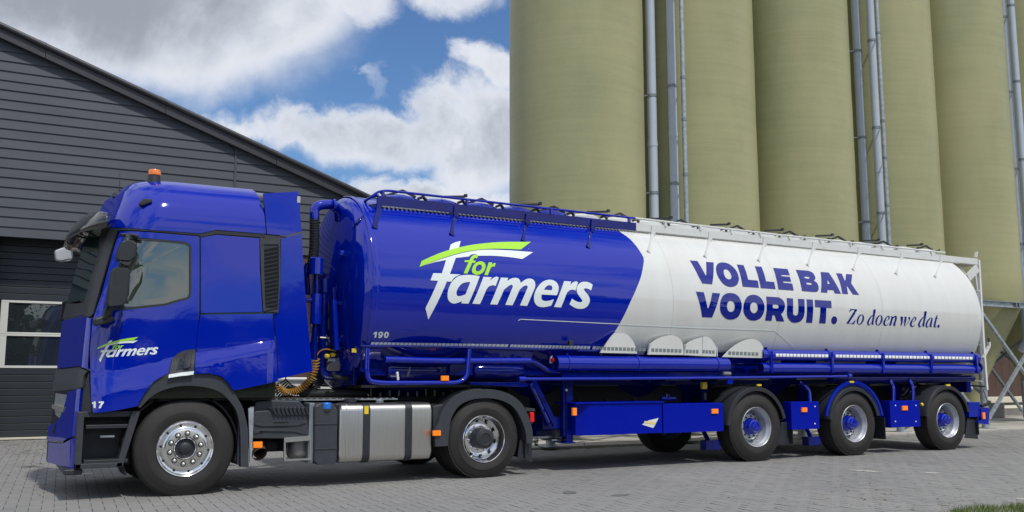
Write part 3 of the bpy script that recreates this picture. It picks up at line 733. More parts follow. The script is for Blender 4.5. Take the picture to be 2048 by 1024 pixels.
# trees behind the camera, seen only as reflections in paint and glass
def tree(x, y, h, cr, label, n=900, dens=1.0, core=1.0):
    t = empty('tree', (x, y, 0), label, 'tree', 'trees across the yard behind the camera')
    mb = MB().tube([(x, y, -.05), (x+.1, y, h*.35), (x-.05, y+.1, h*.7), (x, y, h*.9)], .2, 8, radii=[.24*h/8, .17*h/8, .09*h/8, .03])
    br = []
    for k in range(9):
        a = random.uniform(0, 6.28); z = h*random.uniform(.3, .75); r = cr*random.uniform(.5, .9)
        e_ = (x+r*math.cos(a), y+r*math.sin(a), z+r*.5); mb.tube([(x, y, z), ((x+e_[0])/2, (y+e_[1])/2, z+r*.15), e_], .04, 5, radii=[.06*h/8, .04*h/8, .015]); br.append(e_)
    pts = [mb.build('trunk', 'bark')]; vs = []; fs = []
    clumps = [(x+random.gauss(0, cr*.45), y+random.gauss(0, cr*.45), h*random.uniform(.45, .98), cr*random.uniform(.18, .34)) for _ in range(26)]+[(*b, cr*.25) for b in br]
    for k in range(n):
        c = random.choice(clumps); p = V(random.gauss(c[0], c[3]*.6), random.gauss(c[1], c[3]*.6), random.gauss(c[2], c[3]*.45)); s = random.uniform(.12, .3)*h/8*dens; i = len(vs)
        u = V(random.gauss(0,1), random.gauss(0,1), random.gauss(0,1)).normalized(); q = u.orthogonal().normalized()
        vs += [p, p+u*s*.5+q*s*.35, p+u*s, p+u*s*.5-q*s*.35]; fs.append((i, i+1, i+2, i+3))
    cm = MB().add(vs, fs)
    for c in clumps:      # irregular leafy masses inside the crown
        rr_ = c[3]*core; rows = []
        for i in range(7):
            th = math.pi*i/6
            for j in range(9):
                ph = 2*math.pi*j/9; q = rr_*random.uniform(.75, 1.25); rows.append((c[0]+q*math.sin(th)*math.cos(ph), c[1]+q*math.sin(th)*math.sin(ph), c[2]+q*.85*math.cos(th)))
        cm.add(rows, [(i*9+j, i*9+(j+1) % 9, (i+1)*9+(j+1) % 9, (i+1)*9+j) for i in range(6) for j in range(9)])
    pts.append(cm.build('crown', 'leaf', smooth=0, recalc=False)); keep(t, pts)
tree(-3.6, -34, 8.0, 3.0, 'loose leafy tree behind the camera, mirrored in the garage door panes', 1500, .8, .55)
for k, (x, y, h, c) in enumerate([(-42, -92, 8, 5), (-30, -96, 10, 6), (-17, -90, 8.5, 6), (-6, -95, 7.5, 5), (5, -93, 9, 6), (17, -90, 9.5, 6), (29, -95, 10.5, 7), (43, -92, 9, 6), (58, -88, 11, 7), (73, -84, 9, 7), (90, -78, 11, 8), (110, -70, 12, 8)]):
    tree(x, y, h, c, ('first second third fourth fifth sixth seventh eighth ninth tenth eleventh twelfth'.split()[k])+' bushy tree from the left in the far row mirrored in the truck paint', 1100, 1.6, 1.25)
nx, nz = 400, 6; vs = []; fs = []
for i in range(nx+1):
    x = -70+210*i/nx; top = 3.4+1.1*math.sin(x*.21)+.6*math.sin(x*.9)+.35*math.sin(x*2.3)+random.uniform(-.25, .25)
    for j in range(nz+1): vs.append((x+random.uniform(-.15, .15), -97+.12*max(0, x-30)+(1.2*math.sin(math.pi*j/nz)+random.uniform(-.25, .25)), top*j/nz))
fs = [(i*(nz+1)+j, (i+1)*(nz+1)+j, (i+1)*(nz+1)+j+1, i*(nz+1)+j+1) for i in range(nx) for j in range(nz)]
for k in range(5000):
    x = random.uniform(-70, 140); p = V(x, -96+.12*max(0, x-30)+random.gauss(0, .5), random.uniform(.3, 1.04)*(3.3+1.1*math.sin(x*.21)+.6*math.sin(x*.9))); s = random.uniform(.25, .6); i = len(vs)
    u = V(random.gauss(0,1), random.gauss(0,.4), random.gauss(0,1)).normalized(); q = u.orthogonal().normalized(); vs += [p, p+u*s*.5+q*s*.4, p+u*s, p+u*s*.5-q*s*.4]; fs.append((i, i+1, i+2, i+3))
ho = MB().add(vs, fs).build('hedge', 'leaf', smooth=0, recalc=False); tag(ho, 'long green hedge across the field behind the camera', 'hedge', kind='stuff')
field = MB().add([(-300,-300,-.006),(300,-300,-.006),(300,-14,-.006),(-300,-14,-.006)], [(0,1,2,3)]).build('field', mat('field_grass', (.05, .085, .02), .95, var=.3, vscale=.3), smooth=0); tag(field, kind='structure')
# ================================================================== TRACTOR
tr = empty('truck_tractor', (1.8, 1.25, 0), 'glossy blue tractor unit with sleeper cab, white farmers lettering and number 17 on the door', 'truck')
def T(o): adopt(o, tr); return o
def S_(o, par): o.parent = par; o.matrix_parent_inverse = Matrix() if par.parent is None else Matrix(); return o
def smoothpath_(p, n=4):
    out = []
    for i in range(len(p)-1):
        a, b, c, d = p[max(i-1,0)], p[i], p[i+1], p[min(i+2, len(p)-1)]
        for k in range(n):
            t = k/n; out.append(tuple(.5*(2*b[j]+(c[j]-a[j])*t+(2*a[j]-5*b[j]+4*c[j]-d[j])*t*t+(3*b[j]-a[j]-3*c[j]+d[j])*t**3) for j in range(3)))
    out.append(tuple(p[-1])); return out
M['visor'] = mat('smoked_visor', (.012, .013, .014), .2, coat=1.0, crough=.05)
# ---- cab skin: parameters (s, z). s = X along the side, running on round the front corner to the centre line
sil = [(97, 925), (99, 870), (104, 820), (110, 765), (116, 740), (121, 690), (127, 640), (137, 600), (152, 545), (168, 490), (185, 455), (200, 425), (211, 404), (236, 383), (257, 372), (288, 369), (345, 368)]
_z = []; _x = []
for u, v in sil:
    q = P(u, v, Y=1.25); _z.append(q.z); _x.append(q.x)
_z = [0.2]+_z; _x = [_x[0]]+_x
ZT = 3.55
def interp(z, zs, xs):
    if z <= zs[0]: return xs[0]
    for i in range(len(zs)-1):
        if z <= zs[i+1]: return xs[i]+(xs[i+1]-xs[i])*(z-zs[i])/(zs[i+1]-zs[i])
    return xs[-1]
def cab_xc(z): return interp(z, _z, _x)
def cab_y0(z):
    t = max(0, min(1, (z-2.93)/(ZT-2.93))); base = .045
    return base+.62*(1-math.sqrt(max(0, 1-t*t)))**1.0*.9 + .02*max(0, min(1, (z-1.9)/1.0))
A1 = math.radians(80)
def crease(s):
    if s < 0: a, b = CR[0], CR[1]
    else: a, b = CR[2], CR[3]
    return a[1]+(b[1]-a[1])*(s-a[0])/(b[0]-a[0])
CR = [(P(*q, Y=.05).x, P(*q, Y=.05).z) for q in ((181, 753), (343, 719), (389, 707), (549, 680))]
def sidebulge(s, z):
    if s < -1.0 or s > .95 or z > 2.0: return 0
    zc = crease(s); w_ = .22 if s < 0 else max(.06, .16-.09*s)
    t = max(0, min(1, (zc-z)/w_)); fade = min(1, max(0, (s+1.0)/.12))
    return -.045*t*fade
def cab_rc(z): return .30 if z < 1.8 else .30+.16*min(1, (z-1.8)/1.0)
def cab(s, z, off=0.0):
    def base(s, z):
        y0 = cab_y0(z); rc = cab_rc(z); xc = cab_xc(z)
        bul = math.tan(math.pi/2-A1)*(1.25-y0-rc*(1-math.cos(A1)))
        Xc = xc+bul+rc*math.sin(A1)
        if s >= Xc: return V(s, y0+sidebulge(s, z), z)
        a = (Xc-s)/rc
        if a <= A1: return V(Xc-rc*math.sin(a), y0+rc*(1-math.cos(a))+sidebulge(s, z)*math.cos(a), z)
        d = (a-A1)*rc; return V(Xc-rc*math.sin(A1)-math.cos(A1)*d, y0+rc*(1-math.cos(A1))+math.sin(A1)*d, z)
    p = base(s, z)
    if off:
        e = .004; du = base(s+e, z)-base(s-e, z); dv = base(s, z+e)-base(s, z-e); n = du.cross(dv)
        if n.length > 1e-12:
            n.normalize()
            p = p+n*off
    return p
def cab_smin(z):
    lo, hi = -4.0, 0.0
    for _ in range(40):
        m = (lo+hi)/2
        if cab(m, z).y > 1.25: lo = m
        else: hi = m
    return hi
def cabpx(u, v):
    q = P(u, v, Y=.05); s, z = q.x, q.z
    for _ in range(30):
        p = cab(s, z); a = PX(p); ru, rv = u-a[0], v-a[1]
        if abs(ru)+abs(rv) < .02: break
        e = .002; b = PX(cab(s+e, z)); c = PX(cab(s, z+e))
        J = ((b[0]-a[0])/e, (c[0]-a[0])/e, (b[1]-a[1])/e, (c[1]-a[1])/e); D = J[0]*J[3]-J[1]*J[2]
        if abs(D) < 500: D = 500 if D >= 0 else -500
        ds = max(-.08, min(.08, (ru*J[3]-rv*J[1])/D)); dz = max(-.08, min(.08, (rv*J[0]-ru*J[2])/D)); s += ds; z += dz
    return (s, z)
def cpoly(pts, n=5):
    """picture outline -> surface parameters; ('c', z_or_v) entries sit on the cab centre line"""
    out = []
    for p in curve_pts([q for q in pts if q[0] != 'c'], n) if not any(q[0] == 'c' for q in pts) else [q for q in pts]:
        if p[0] == 'c': out.append((cab_smin(p[1])+.001, p[1]))
        else: out.append(cabpx(p[0], p[1]))
    return out
def inflate(poly, d):
    """shrink (d<0) an outline a little so that panels leave a shut line"""
    n = len(poly); A = sum(poly[i][0]*poly[(i+1) % n][1]-poly[(i+1) % n][0]*poly[i][1] for i in range(n)); sg = 1 if A > 0 else -1; out = []
    for i in range(n):
        a, b, c = poly[i-1], poly[i], poly[(i+1) % n]
        e1 = (b[0]-a[0], b[1]-a[1]); e2 = (c[0]-b[0], c[1]-b[1]); l1 = math.hypot(*e1) or 1; l2 = math.hypot(*e2) or 1
        n1 = (e1[1]/l1*sg, -e1[0]/l1*sg); n2 = (e2[1]/l2*sg, -e2[0]/l2*sg); k = (n1[0]+n2[0], n1[1]+n2[1]); kk = 1+n1[0]*n2[0]+n1[1]*n2[1]
        if kk < .3: kk = .3
        out.append((b[0]+k[0]/kk*d, b[1]+k[1]/kk*d))
    return out
def cpanel(name, pts, m, off=.012, thick=.02, gap=.003, holes=(), n=5, cuts=(), ds=.06, dz=.06, par=None):
    poly = cpoly(pts, n); 
    if gap: poly = inflate(poly, -gap)
    hs = [cpoly(h, n) for h in holes]
    o = panel(name, poly, cab, m, None, off, thick, hs, ds, dz, 35, cuts)
    if par: S_(o, par)
    else: T(o)
    return o

# inner shell of the cab (dark), near and far half, and floor
zs_ = [x for x in np.arange(1.05, 3.02, .08)]+[3.1, 3.2, 3.28, 3.35, 3.40, 3.44, 3.47, 3.50, 3.525, 3.54]
def half(mirror):
    vs = []; cols = 26
    for z in zs_:
        s0 = cab_smin(z); row = [s0+(1.0-s0)*(k/(cols-1)) for k in range(cols)]
        for s in row:
            p = cab(s, z, -.022); vs.append((p.x, 2.5-p.y if mirror else p.y, p.z))
    fs = []
    for i in range(len(zs_)-1):
        for j in range(cols-1):
            a = i*cols+j; fs.append((a, a+1, a+cols+1, a+cols))
    # close top to the centre line and the back
    return vs, fs, cols
mb = MB()
for mir in (False, True):
    vs, fs, c_ = half(mir); mb.add(vs, fs)
T(mb.build('cab_frame', 'gloss', smooth=40, recalc=True))
T(MB().box(-.95, .99, .12, 2.38, 1.02, 1.10).box(.95, .985, .16, 2.34, 1.0, 3.28).build('cab_back', 'dark'))
zt = ZT-.012; yt = cab_y0(zt)
# roof centre skin
pts = []
for k in range(12):
    s = cab_smin(3.54)+(1.0-cab_smin(3.54))*k/11; pts.append(cab(s, 3.538, .004))
T(MB().add([(-.45,.60,3.537),(-.30,.52,3.54),(.78,.50,3.545),(.78,2.0,3.545),(-.30,1.98,3.54),(-.45,1.9,3.537)], [(0,1,2,3,4,5)]).build('roof_centre', 'blue'))
# far side skin in blue
vs, fs, c_ = half(True); T(MB().add([(x, y+.03 if y > 2 else y, z) for x, y, z in vs], fs).build('far_side_panel', 'blue'))

# ---- roof skin
Zr = lambda v, u=400: P(u, v, Y=.08).z
roof_low = [(232, 456), (300, 460), (400, 467), (414, 464), (432, 460), (531, 468)]
lowp = [cabpx(*q) for q in roof_low]
zl = lowp[0][1]; sfr = lowp[0][0]
outer = [(cab_smin(3.545)+.01, 3.538), (.757, 3.538)]
re_ = [cabpx(526, 392), cabpx(528, 430)]
outer += [(.772, 3.42)]+[re_[1]]+[lowp[-1]]+list(reversed(lowp[1:-1]))+[lowp[0]]
# front lower edge of the roof above the visor
zvis = P(190, 452, Y=.6).z
outer += [(sfr-.30, zl+.02), (cab_smin(3.06)+.001, 3.06)]
outer += [(cab_smin(z)+.001, z) for z in (3.15, 3.25, 3.35, 3.42, 3.48, 3.52)]
T(panel('roof_shell', outer, cab, 'blue', None, .012, .03, (), .08, .035, 40))
# black seam strip below the roof, carried over the door
seam = [(228, 457), (240, 456), (400, 467.5), (414, 464.5), (432, 460.5), (531, 468.5), (531, 474), (518, 474.5), (434, 468), (402, 474), (398, 471), (240, 461), (228, 462)]
cpanel('seam_strip', seam, 'black', .006, .03, 0)
# ---- A pillar / windscreen / corner
wtop = 2.93
cpanel('pillar', [(205, 458), (237, 457), (224, 500), (204, 570), (188, 628), (183, 634), (130, 641), (133, 615), (170, 606), (183, 560), (200, 500)], 'black', .012, .02, .002)
WZ0 = P(139, 612, Y=.9).z
wpoly = [cabpx(171, 606), cabpx(180, 572), cabpx(190, 536), cabpx(200, 500), cabpx(208, 470), cabpx(213, 455)]
wl_ = [(cab_smin(z)+.001, z) for z in np.linspace(3.03, 2.13, 10)]
ws = T(panel('windscreen', wpoly+[(wpoly[-1][0]-.1, 3.03)]+wl_+[(wpoly[0][0]-.25, 2.13)], cab, 'wglass', None, .008, .01, (), .07, .1, 40))
T(panel('windscreen', [(a, b) for a, b in wpoly+[(wpoly[-1][0]-.1, 3.03)]+wl_+[(wpoly[0][0]-.25, 2.13)]], lambda a, b, o: (lambda p: V(p.x, 2.5-p.y, p.z))(cab(a, b, o)), 'wglass', None, .008, .01, (), .07, .1, 40))
# wiper panel below the windscreen
zz1, zz2 = 2.13, 1.95
cowl = [cabpx(171, 607), cabpx(184, 633), (cabpx(184, 633)[0]-.2, 1.955), (cab_smin(1.95)+.001, 1.95), (cab_smin(2.05)+.001, 2.05), (cab_smin(2.13)+.001, 2.13)]
T(panel('cowl', cowl, cab, 'black', None, .016, .02, (), .06, .06, 40))
# ---- blue front corner panel
cor = [cabpx(184, 637), cabpx(180, 690), cabpx(177, 738), (cabpx(177, 738)[0]-.18, 1.40), (cab_smin(1.38)+.001, 1.38)]+[(cab_smin(z)+.001, z) for z in (1.5, 1.62, 1.75, 1.85, 1.93)]+[(cabpx(184, 637)[0]-.25, 1.945)]
T(panel('corner_panel', cor, cab, 'blue', None, .012, .02, (), .05, .06, 40))
# black grille band and lamp housing
band = [cabpx(178, 742), cabpx(171, 752), cabpx(168, 775), (cabpx(168, 775)[0]-.15, 1.15), (cab_smin(1.12)+.001, 1.12)]+[(cab_smin(z)+.001, z) for z in (1.2, 1.3, 1.36)]+[(cabpx(178, 742)[0]-.2, 1.385)]
T(panel('grille_band', band, cab, 'grey', None, .022, .03, (), .05, .05, 40))
blk = [cabpx(178, 745), cabpx(183, 825), cabpx(164, 828), cabpx(160, 842), cabpx(168, 770)]
T(panel('corner_seal', blk, cab, 'black', None, .002, .03, (), .05, .05, 40))
hl = [cabpx(136, 790), cabpx(131, 812), cabpx(122, 838)]
hlp = hl+[(cab_smin(.86)+.2, .86), (cab_smin(.95)+.1, .95), (cab_smin(1.1)+.1, 1.10)]
o = T(panel('headlamp', hlp, cab, 'lens', None, .006, .03, (), .05, .05, 40))
S_(panel('lamp_bezel', [(a-.0, b-.10) for a, b in [(hl[0][0]+.02, hl[0][1]-.03), (hl[1][0]+.02, hl[1][1]+.03), (cab_smin(1.0)+.1, 1.03), (cab_smin(1.0)+.1, 1.07)]], cab, 'alloy', None, .03, .03, (), .05, .05, 40), o)
bp = [cabpx(165, 777), cabpx(162, 800), cabpx(158, 872), cabpx(155, 920), cabpx(154, 944)]
b_top = [cabpx(139, 784), cabpx(134, 806), cabpx(124, 834), cabpx(113, 846)]
mid = cabpx(157, 873)
up = [bp[0], bp[1], cabpx(158, 870)]+[(cabpx(130, 882)[0], cabpx(130, 882)[1]), (cab_smin(.60)+.001, .56), (cab_smin(.7)+.001, .72)]+list(reversed(b_top))
T(panel('bumper_corner', up, cab, 'blue', None, .02, .03, (), .04, .05, 40))
lowb = [cabpx(157, 875), bp[3], bp[4], (bp[4][0]-.2, .325), (cab_smin(.33)+.001, .325), (cab_smin(.4)+.001, .45), (cab_smin(.5)+.001, .545), cabpx(130, 887)]
T(panel('bumper_spoiler', lowb, cab, 'blue', None, .022, .03, (), .04, .05, 40))
T(panel('lamp_backing', [cabpx(166, 775), cabpx(160, 872), (cab_smin(.56)+.001, .52), (cab_smin(.9)+.001, .9), (cab_smin(1.2)+.001, 1.2)], cab, 'gloss', None, -.004, .02, (), .06, .06, 40))
vent_ = [cabpx(117, 846), cabpx(110, 858), cabpx(107, 870), cabpx(112, 868)]
T(panel('air_slot', vent_, cab, 'gloss', None, .024, .01, (), .05, .05, 40))
T(MB().box(-1.16, -.98, .10, 2.4, .27, .33).build('air_dam', 'black', bevel=.015))
T(MB().add([(0,0,0)], []).build('x', 'black') if False else MB().bar((-1.30, .55, .40), (-1.30, .55, .60), .06, .008).build('number_plate_edge', 'black', smooth=0))
# the far half of the nose mirrors the near half
for o in [o for o in list(COL.objects) if o.parent == tr and o.name.split('.')[0] in ('pillar', 'cowl', 'corner_panel', 'grille_band', 'headlamp', 'lamp_backing', 'bumper_corner', 'bumper_spoiler', 'air_slot', 'corner_seal')]:
    mb = MB(); mb.v = [(v.co.x, 2.5-v.co.y, v.co.z) for v in o.data.vertices]; mb.f = [tuple(reversed(p.vertices)) for p in o.data.polygons]
    T(mb.build(o.name.split('.')[0], o.data.materials[0], smooth=35, recalc=False))
# ---- door with window opening
win_o = [(251, 473), (376, 486), (383, 496), (382, 592), (375, 600), (330, 612), (232, 622), (221, 617), (224, 596), (240, 530)]
door = [(240, 463), (398.5, 472.5), (399, 560), (398, 640), (391, 699), (366, 702), (352, 710), (343, 722), (337, 747), (322, 755), (306, 765), (290, 786), (275, 813), (230, 822), (187, 827), (183, 800), (182, 757), (181, 700), (187, 640), (205, 585), (228, 500)]
def cpl(pts): return [cabpx(*p) for p in pts]
wn = curve_pts([(250, 474), (368, 484, 1), (381, 491, 1), (382, 505), (382, 588), (377, 597, 1), (360, 602), (330, 611), (236, 620, 1), (224, 617, 1), (223, 606), (232, 556)], 3)
dpoly = inflate([cabpx(*p) for p in door], -.004)
crz = [((CR[0][0], CR[0][1]), (-(CR[1][1]-CR[0][1]), CR[1][0]-CR[0][0])), ((CR[0][0], CR[0][1]-.22), (-(CR[1][1]-CR[0][1]), CR[1][0]-CR[0][0]))]
dr = T(panel('door', dpoly, cab, 'blue', None, .012, .02, [[cabpx(*p) for p in wn]], .08, .08, 28, crz))
wnp = [cabpx(*p) for p in wn]
S_(panel('window_seal', inflate(wnp, .002), cab, 'black', None, .015, .022, [inflate(wnp, -.022)], .15, .15, 40), dr)
gl = [cabpx(*p) for p in curve_pts([(262, 479), (366, 488, 1), (377, 495, 1), (378, 505), (378, 585), (372, 594, 1), (358, 599), (330, 607), (240, 616, 1), (230, 613, 1), (229, 604), (237, 556), (248, 510)], 3)]
S_(panel('side_window', inflate(wnp, -.018), cab, 'glass', None, .004, .012, (), .5, .5, 40), dr)
# door handle recess
cpanel('handle_surround', [(386, 698), (391, 699), (387, 745), (337, 750), (340, 735), (344, 718), (353, 708), (366, 701)], 'grey', .016, .03, .002)
cpanel('handle_pocket', [(372, 706), (384, 704), (381, 736), (352, 741), (357, 724), (364, 712)], 'gloss', .020, .01, 0)
cpanel('door_handle', [(376, 704), (384, 703), (378, 737), (369, 739), (371, 718)], 'black', .045, .02, 0)
cpanel('entry_strip', [(337, 750), (387, 742), (386, 749), (336, 757)], 'letw', .030, .02, 0)
# ---- sleeper side panels
cpanel('sleeper_panel', [(400.5, 475), (434, 469.5), (519, 476.5), (520, 540), (525, 624.5), (400.5, 627)], 'blue', .012, .02, .004, ds=.1, dz=.1)
lp = [(400.5, 629), (545, 627), (550, 680), (556, 750), (556, 763), (470, 781), (466, 781), (456, 766), (442, 753), (420, 748), (388, 748), (390, 705), (395, 660)]
crz2 = [((CR[2][0], CR[2][1]), (-(CR[3][1]-CR[2][1]), CR[3][0]-CR[2][0])), ((CR[2][0], CR[2][1]-.15), (-(CR[3][1]-CR[2][1]), CR[3][0]-CR[2][0]))]
T(panel('lower_side_panel', inflate([cabpx(*p) for p in lp], -.004), cab, 'blue', None, .012, .02, (), .08, .06, 28, crz2))
# louvre
lv = T(panel('side_vent', [cabpx(*p) for p in [(519, 475), (560, 479), (560, 560), (556, 625), (526, 623), (522, 560)]], cab, 'black', None, .006, .03, (), .2, .2, 40))
for k in range(16):
    v0 = 494+k*8.1; t = k/15; xl = 528+2.5*t-0; xr = 557-1.5*t
    q = [cabpx(xl, v0+5.5), cabpx(xr, v0), cabpx(xr, v0+4.2), cabpx(xl, v0+9.7)]
    vs = []
    for (s, z), o_ in zip(q, (.030, .030, .012, .012)): vs.append(cab(s, z, o_))
    for (s, z), o_ in zip(q, (.010, .010, .0, .0)): vs.append(cab(s, z, o_))
    S_(MB().add(vs, [(0,1,2,3),(7,6,5,4),(0,4,5,1),(1,5,6,2),(2,6,7,3),(3,7,4,0)]).build('louvre', 'grey', smooth=0), lv)
cpanel('vent_frame', [(519, 475), (560, 479), (560, 560), (556, 625), (526, 623), (522, 560)], 'grey', .018, .02, 0, holes=[[(527, 489), (556, 489), (557, 560), (554, 617), (530, 616), (528, 560)]], n=1)
# ---- roof deflector and side fairing (thin shells behind the cab)
FY = .06
def flat(a, b, off): return V(a, FY-off+max(0, b-3.0)*.12, b)
def fpx(u, v):
    q = P(u, v, Y=FY)
    for _ in range(6):
        y = FY+max(0, q.z-3.0)*.12; q = P(u, v, Y=y)
    return (q.x, q.z)
for mir in (False, True):
    sf = flat if not mir else (lambda a, b, off: V(a, 2.5-(FY-off+max(0, b-3.0)*.12), b))
    T(panel('roof_deflector', [fpx(*p) for p in [(527, 387), (560, 385), (597, 383), (600, 420), (603, 463), (570, 471), (534, 468)]], sf, 'blue', None, 0, .03, (), .1, .1, 30))
    T(panel('side_fairing', [fpx(*p) for p in [(562, 477), (585, 472), (603, 467), (609, 560), (617, 660), (625, 742), (590, 750), (557, 758), (553, 690), (547, 627), (557, 626), (561, 560)]], sf, 'blue', None, 0, .025, (), .15, .15, 30))
T(MB().box(.80, 1.12, .30, 2.2, 3.10, 3.16).build('deflector_cross_panel', 'blue', bevel=.02))
T(MB().box(1.20, 1.24, .1, .16, 3.36, 3.44).build('deflector_light', 'mirrorw', bevel=.005))
# inner deflector struts
T(MB().bar((.98, .15, 1.4), (.98, .15, 3.0), .05, .05).bar((.98, 2.35, 1.4), (.98, 2.35, 3.0), .05, .05).build('fairing_strut', 'dark', smooth=0))
# ---- visor: a dark shell wrapped round the windscreen head
lowc = [(-.87, .12, 2.885), (-1.00, .20, 2.875), (-1.13, .42, 2.865), (-1.20, .80, 2.85), (-1.225, 1.25, 2.845), (-1.20, 1.70, 2.85), (-1.13, 2.08, 2.865), (-1.00, 2.30, 2.875), (-.87, 2.38, 2.885)]
topc = [(-.88, .14, 3.06), (-.95, .24, 3.085), (-1.00, .48, 3.11), (-1.05, .84, 3.135), (-1.07, 1.25, 3.14), (-1.05, 1.66, 3.135), (-1.00, 2.02, 3.11), (-.95, 2.26, 3.085), (-.88, 2.36, 3.06)]
rootc = [(-.80, .30, 3.06), (-.84, .40, 3.08), (-.88, .60, 3.10), (-.92, .90, 3.12), (-.93, 1.25, 3.12), (-.92, 1.60, 3.12), (-.88, 1.90, 3.10), (-.84, 2.10, 3.08), (-.80, 2.20, 3.06)]
lw = smoothpath_(lowc, 5); tp = smoothpath_(topc, 5); rt = smoothpath_(rootc, 5); vs = []
for a_, b_, c_ in zip(lw, tp, rt):
    a_, b_, c_ = Vector(a_), Vector(b_), Vector(c_); bul = (a_-Vector((-.6, 1.25, 2.95))).normalized()*.035
    vs += [a_, a_.lerp(b_, .35)+bul, a_.lerp(b_, .7)+bul, b_, c_]
fs = [(i*5+j, i*5+j+1, (i+1)*5+j+1, (i+1)*5+j) for i in range(len(lw)-1) for j in range(4)]
vo = MB().add(vs, fs).build('sun_visor', 'visor', smooth=60); md = vo.modifiers.new('solid', 'SOLIDIFY'); md.thickness = .012; T(vo)
for yb in (.7, 1.25, 1.8): T(MB().bar((-.90, yb, 2.98), (-1.10, yb, 3.02), .03, .02).build('visor_bracket', 'black', smooth=0))
# ---- mirrors
def bx_at(u0, v0, u1, v1, Y, d, name, m, par=None, bevel=.03, shear=0):
    a = P(u0, v0, Y=Y); b = P(u1, v1, Y=Y)
    x0, x1 = min(a.x, b.x), max(a.x, b.x); z0, z1 = min(a.z, b.z), max(a.z, b.z)
    mb = MB().box(x0, x1, Y, Y+d, z0, z1)
    if shear: mb.v = [(x+shear*(z-z0), y, z) for x, y, z in mb.v]
    o = mb.build(name, m, bevel=bevel, seg=3)
    if par: S_(o, par)
    else: T(o)
    return o
def poly_at(pts, Y, d, name, m, par=None, bevel=.02):
    pl_ = [(P(u, v, Y=Y).x, P(u, v, Y=Y).z) for u, v in pts]
    o = MB().prism(pl_, Y, Y+d).build(name, m, bevel=bevel, seg=3)
    if par: S_(o, par)
    else: T(o)
    return o
ma = T(MB().tube(rounded([P(256, 470, Y=-.02), P(256, 478, Y=-.18), P(244, 520, Y=-.18), P(226, 600, Y=-.16), P(216, 640, Y=-.06), P(212, 645, Y=.05)], .08), .028, 12).build('mirror_arm', 'black'))
poly_at([(240, 466), (275, 468), (279, 473), (273, 475), (266, 472), (244, 471)], -.05, .12, 'mirror_bracket', 'black', ma, .008)
poly_at([(253, 478), (268, 481), (275, 486), (272, 513), (262, 522), (235, 519), (234, 512), (243, 483)], -.28, .20, 'mirror_head', 'black', ma, .03)
poly_at([(262, 500), (275, 499), (275, 508), (262, 532), (255, 533), (240, 525), (240, 518)], -.22, .14, 'mirror_head', 'gloss', ma, .025)
poly_at([(229, 534), (257, 536), (261, 542), (255, 603), (247, 610), (217, 613), (214, 607), (224, 540)], -.30, .20, 'mirror_head', 'black', ma, .035)
poly_at([(252, 548), (261, 550), (258, 590), (247, 611), (240, 611), (250, 590)], -.22, .12, 'mirror_glass', 'gloss', ma, .01)
poly_at([(210, 615), (226, 612), (224, 626), (211, 640), (204, 638)], -.14, .09, 'mirror_arm_base', 'black', ma, .02)
poly_at([(187, 637), (210, 630), (231, 634), (227, 643), (189, 652)], -.12, .17, 'mirror_foot', 'black', ma, .025)
# far side mirror and front blind-spot mirror
a, b = P(109, 492, Y=2.62), P(144, 522, Y=2.62)
T(MB().prism([(P(*q, Y=2.62).x, P(*q, Y=2.62).z) for q in ((109, 501), (125, 495), (146, 492), (146, 518), (125, 522), (112, 519))], 2.62, 2.80).build('far_mirror', 'mirrorw', bevel=.02))
T(MB().prism([(P(*q, Y=2.4).x, P(*q, Y=2.4).z) for q in ((125, 603), (137, 600), (137, 641), (119, 643), (121, 630))], 2.4, 2.5).build('corner_mirror', 'black', bevel=.012))
q = P(140, 505, Y=2.66); T(MB().tube(rounded([(-.95, 2.36, 3.02), (-1.05, 2.6, 3.0), (q.x, 2.70, q.z)], .1), .025, 10).build('far_mirror_arm', 'black'))
q = P(130, 620, Y=2.45); T(MB().tube([(q.x, 2.45, q.z+.02), (q.x+.12, 2.25, q.z+.05), (-1.02, 2.05, q.z+.06)], .018, 8).build('corner_mirror_arm', 'black'))
# ---- beacon, aerial, horn, camera
q = P(308, 366, Y=.55)
bc = T(MB().lathe([(.001, -.03), (.078, -.03), (.074, .02), (.066, .085), (.06, .09)], (q.x, .55, q.z-.005), 'Z', 24).build('beacon_base', 'black'))
S_(MB().lathe([(.062, .09), (.070, .098), (.070, .135), (.060, .158), (.001, .162)], (q.x, .55, q.z-.005), 'Z', 24).build('beacon_lens', 'beacon'), bc)
T(MB().box(q.x+.08, q.x+.28, .5, .62, q.z-.02, q.z+.012).build('roof_hatch_hinge', 'black', bevel=.006))
q = P(235, 385, Y=.9); qq = P(240, 346, Y=.9)
ae = T(MB().lathe([(.06, -.03), (.05, .02), (.02, .045), (.001, .05)], (q.x, .9, q.z-.03), 'Z', 16).build('aerial_foot', 'grey'))
S_(MB().cyl((q.x+.02, .9, q.z), (qq.x, .9, qq.z), .006, 6, .003).build('aerial', 'black'), ae)
q = P(292, 405, Y=.18); 
T(MB().prism([(P(*k, Y=.12).x, P(*k, Y=.12).z) for k in ((279, 404), (286, 397), (304, 398), (304, 405), (284, 412), (279, 410))], .11, .26).build('side_camera', 'black', bevel=.015))
# ---- lettering helpers
def conv(pts, fr): return [(p[0]/fr[2]+fr[0], p[1]/fr[2]+fr[1], *p[2:]) for p in pts]
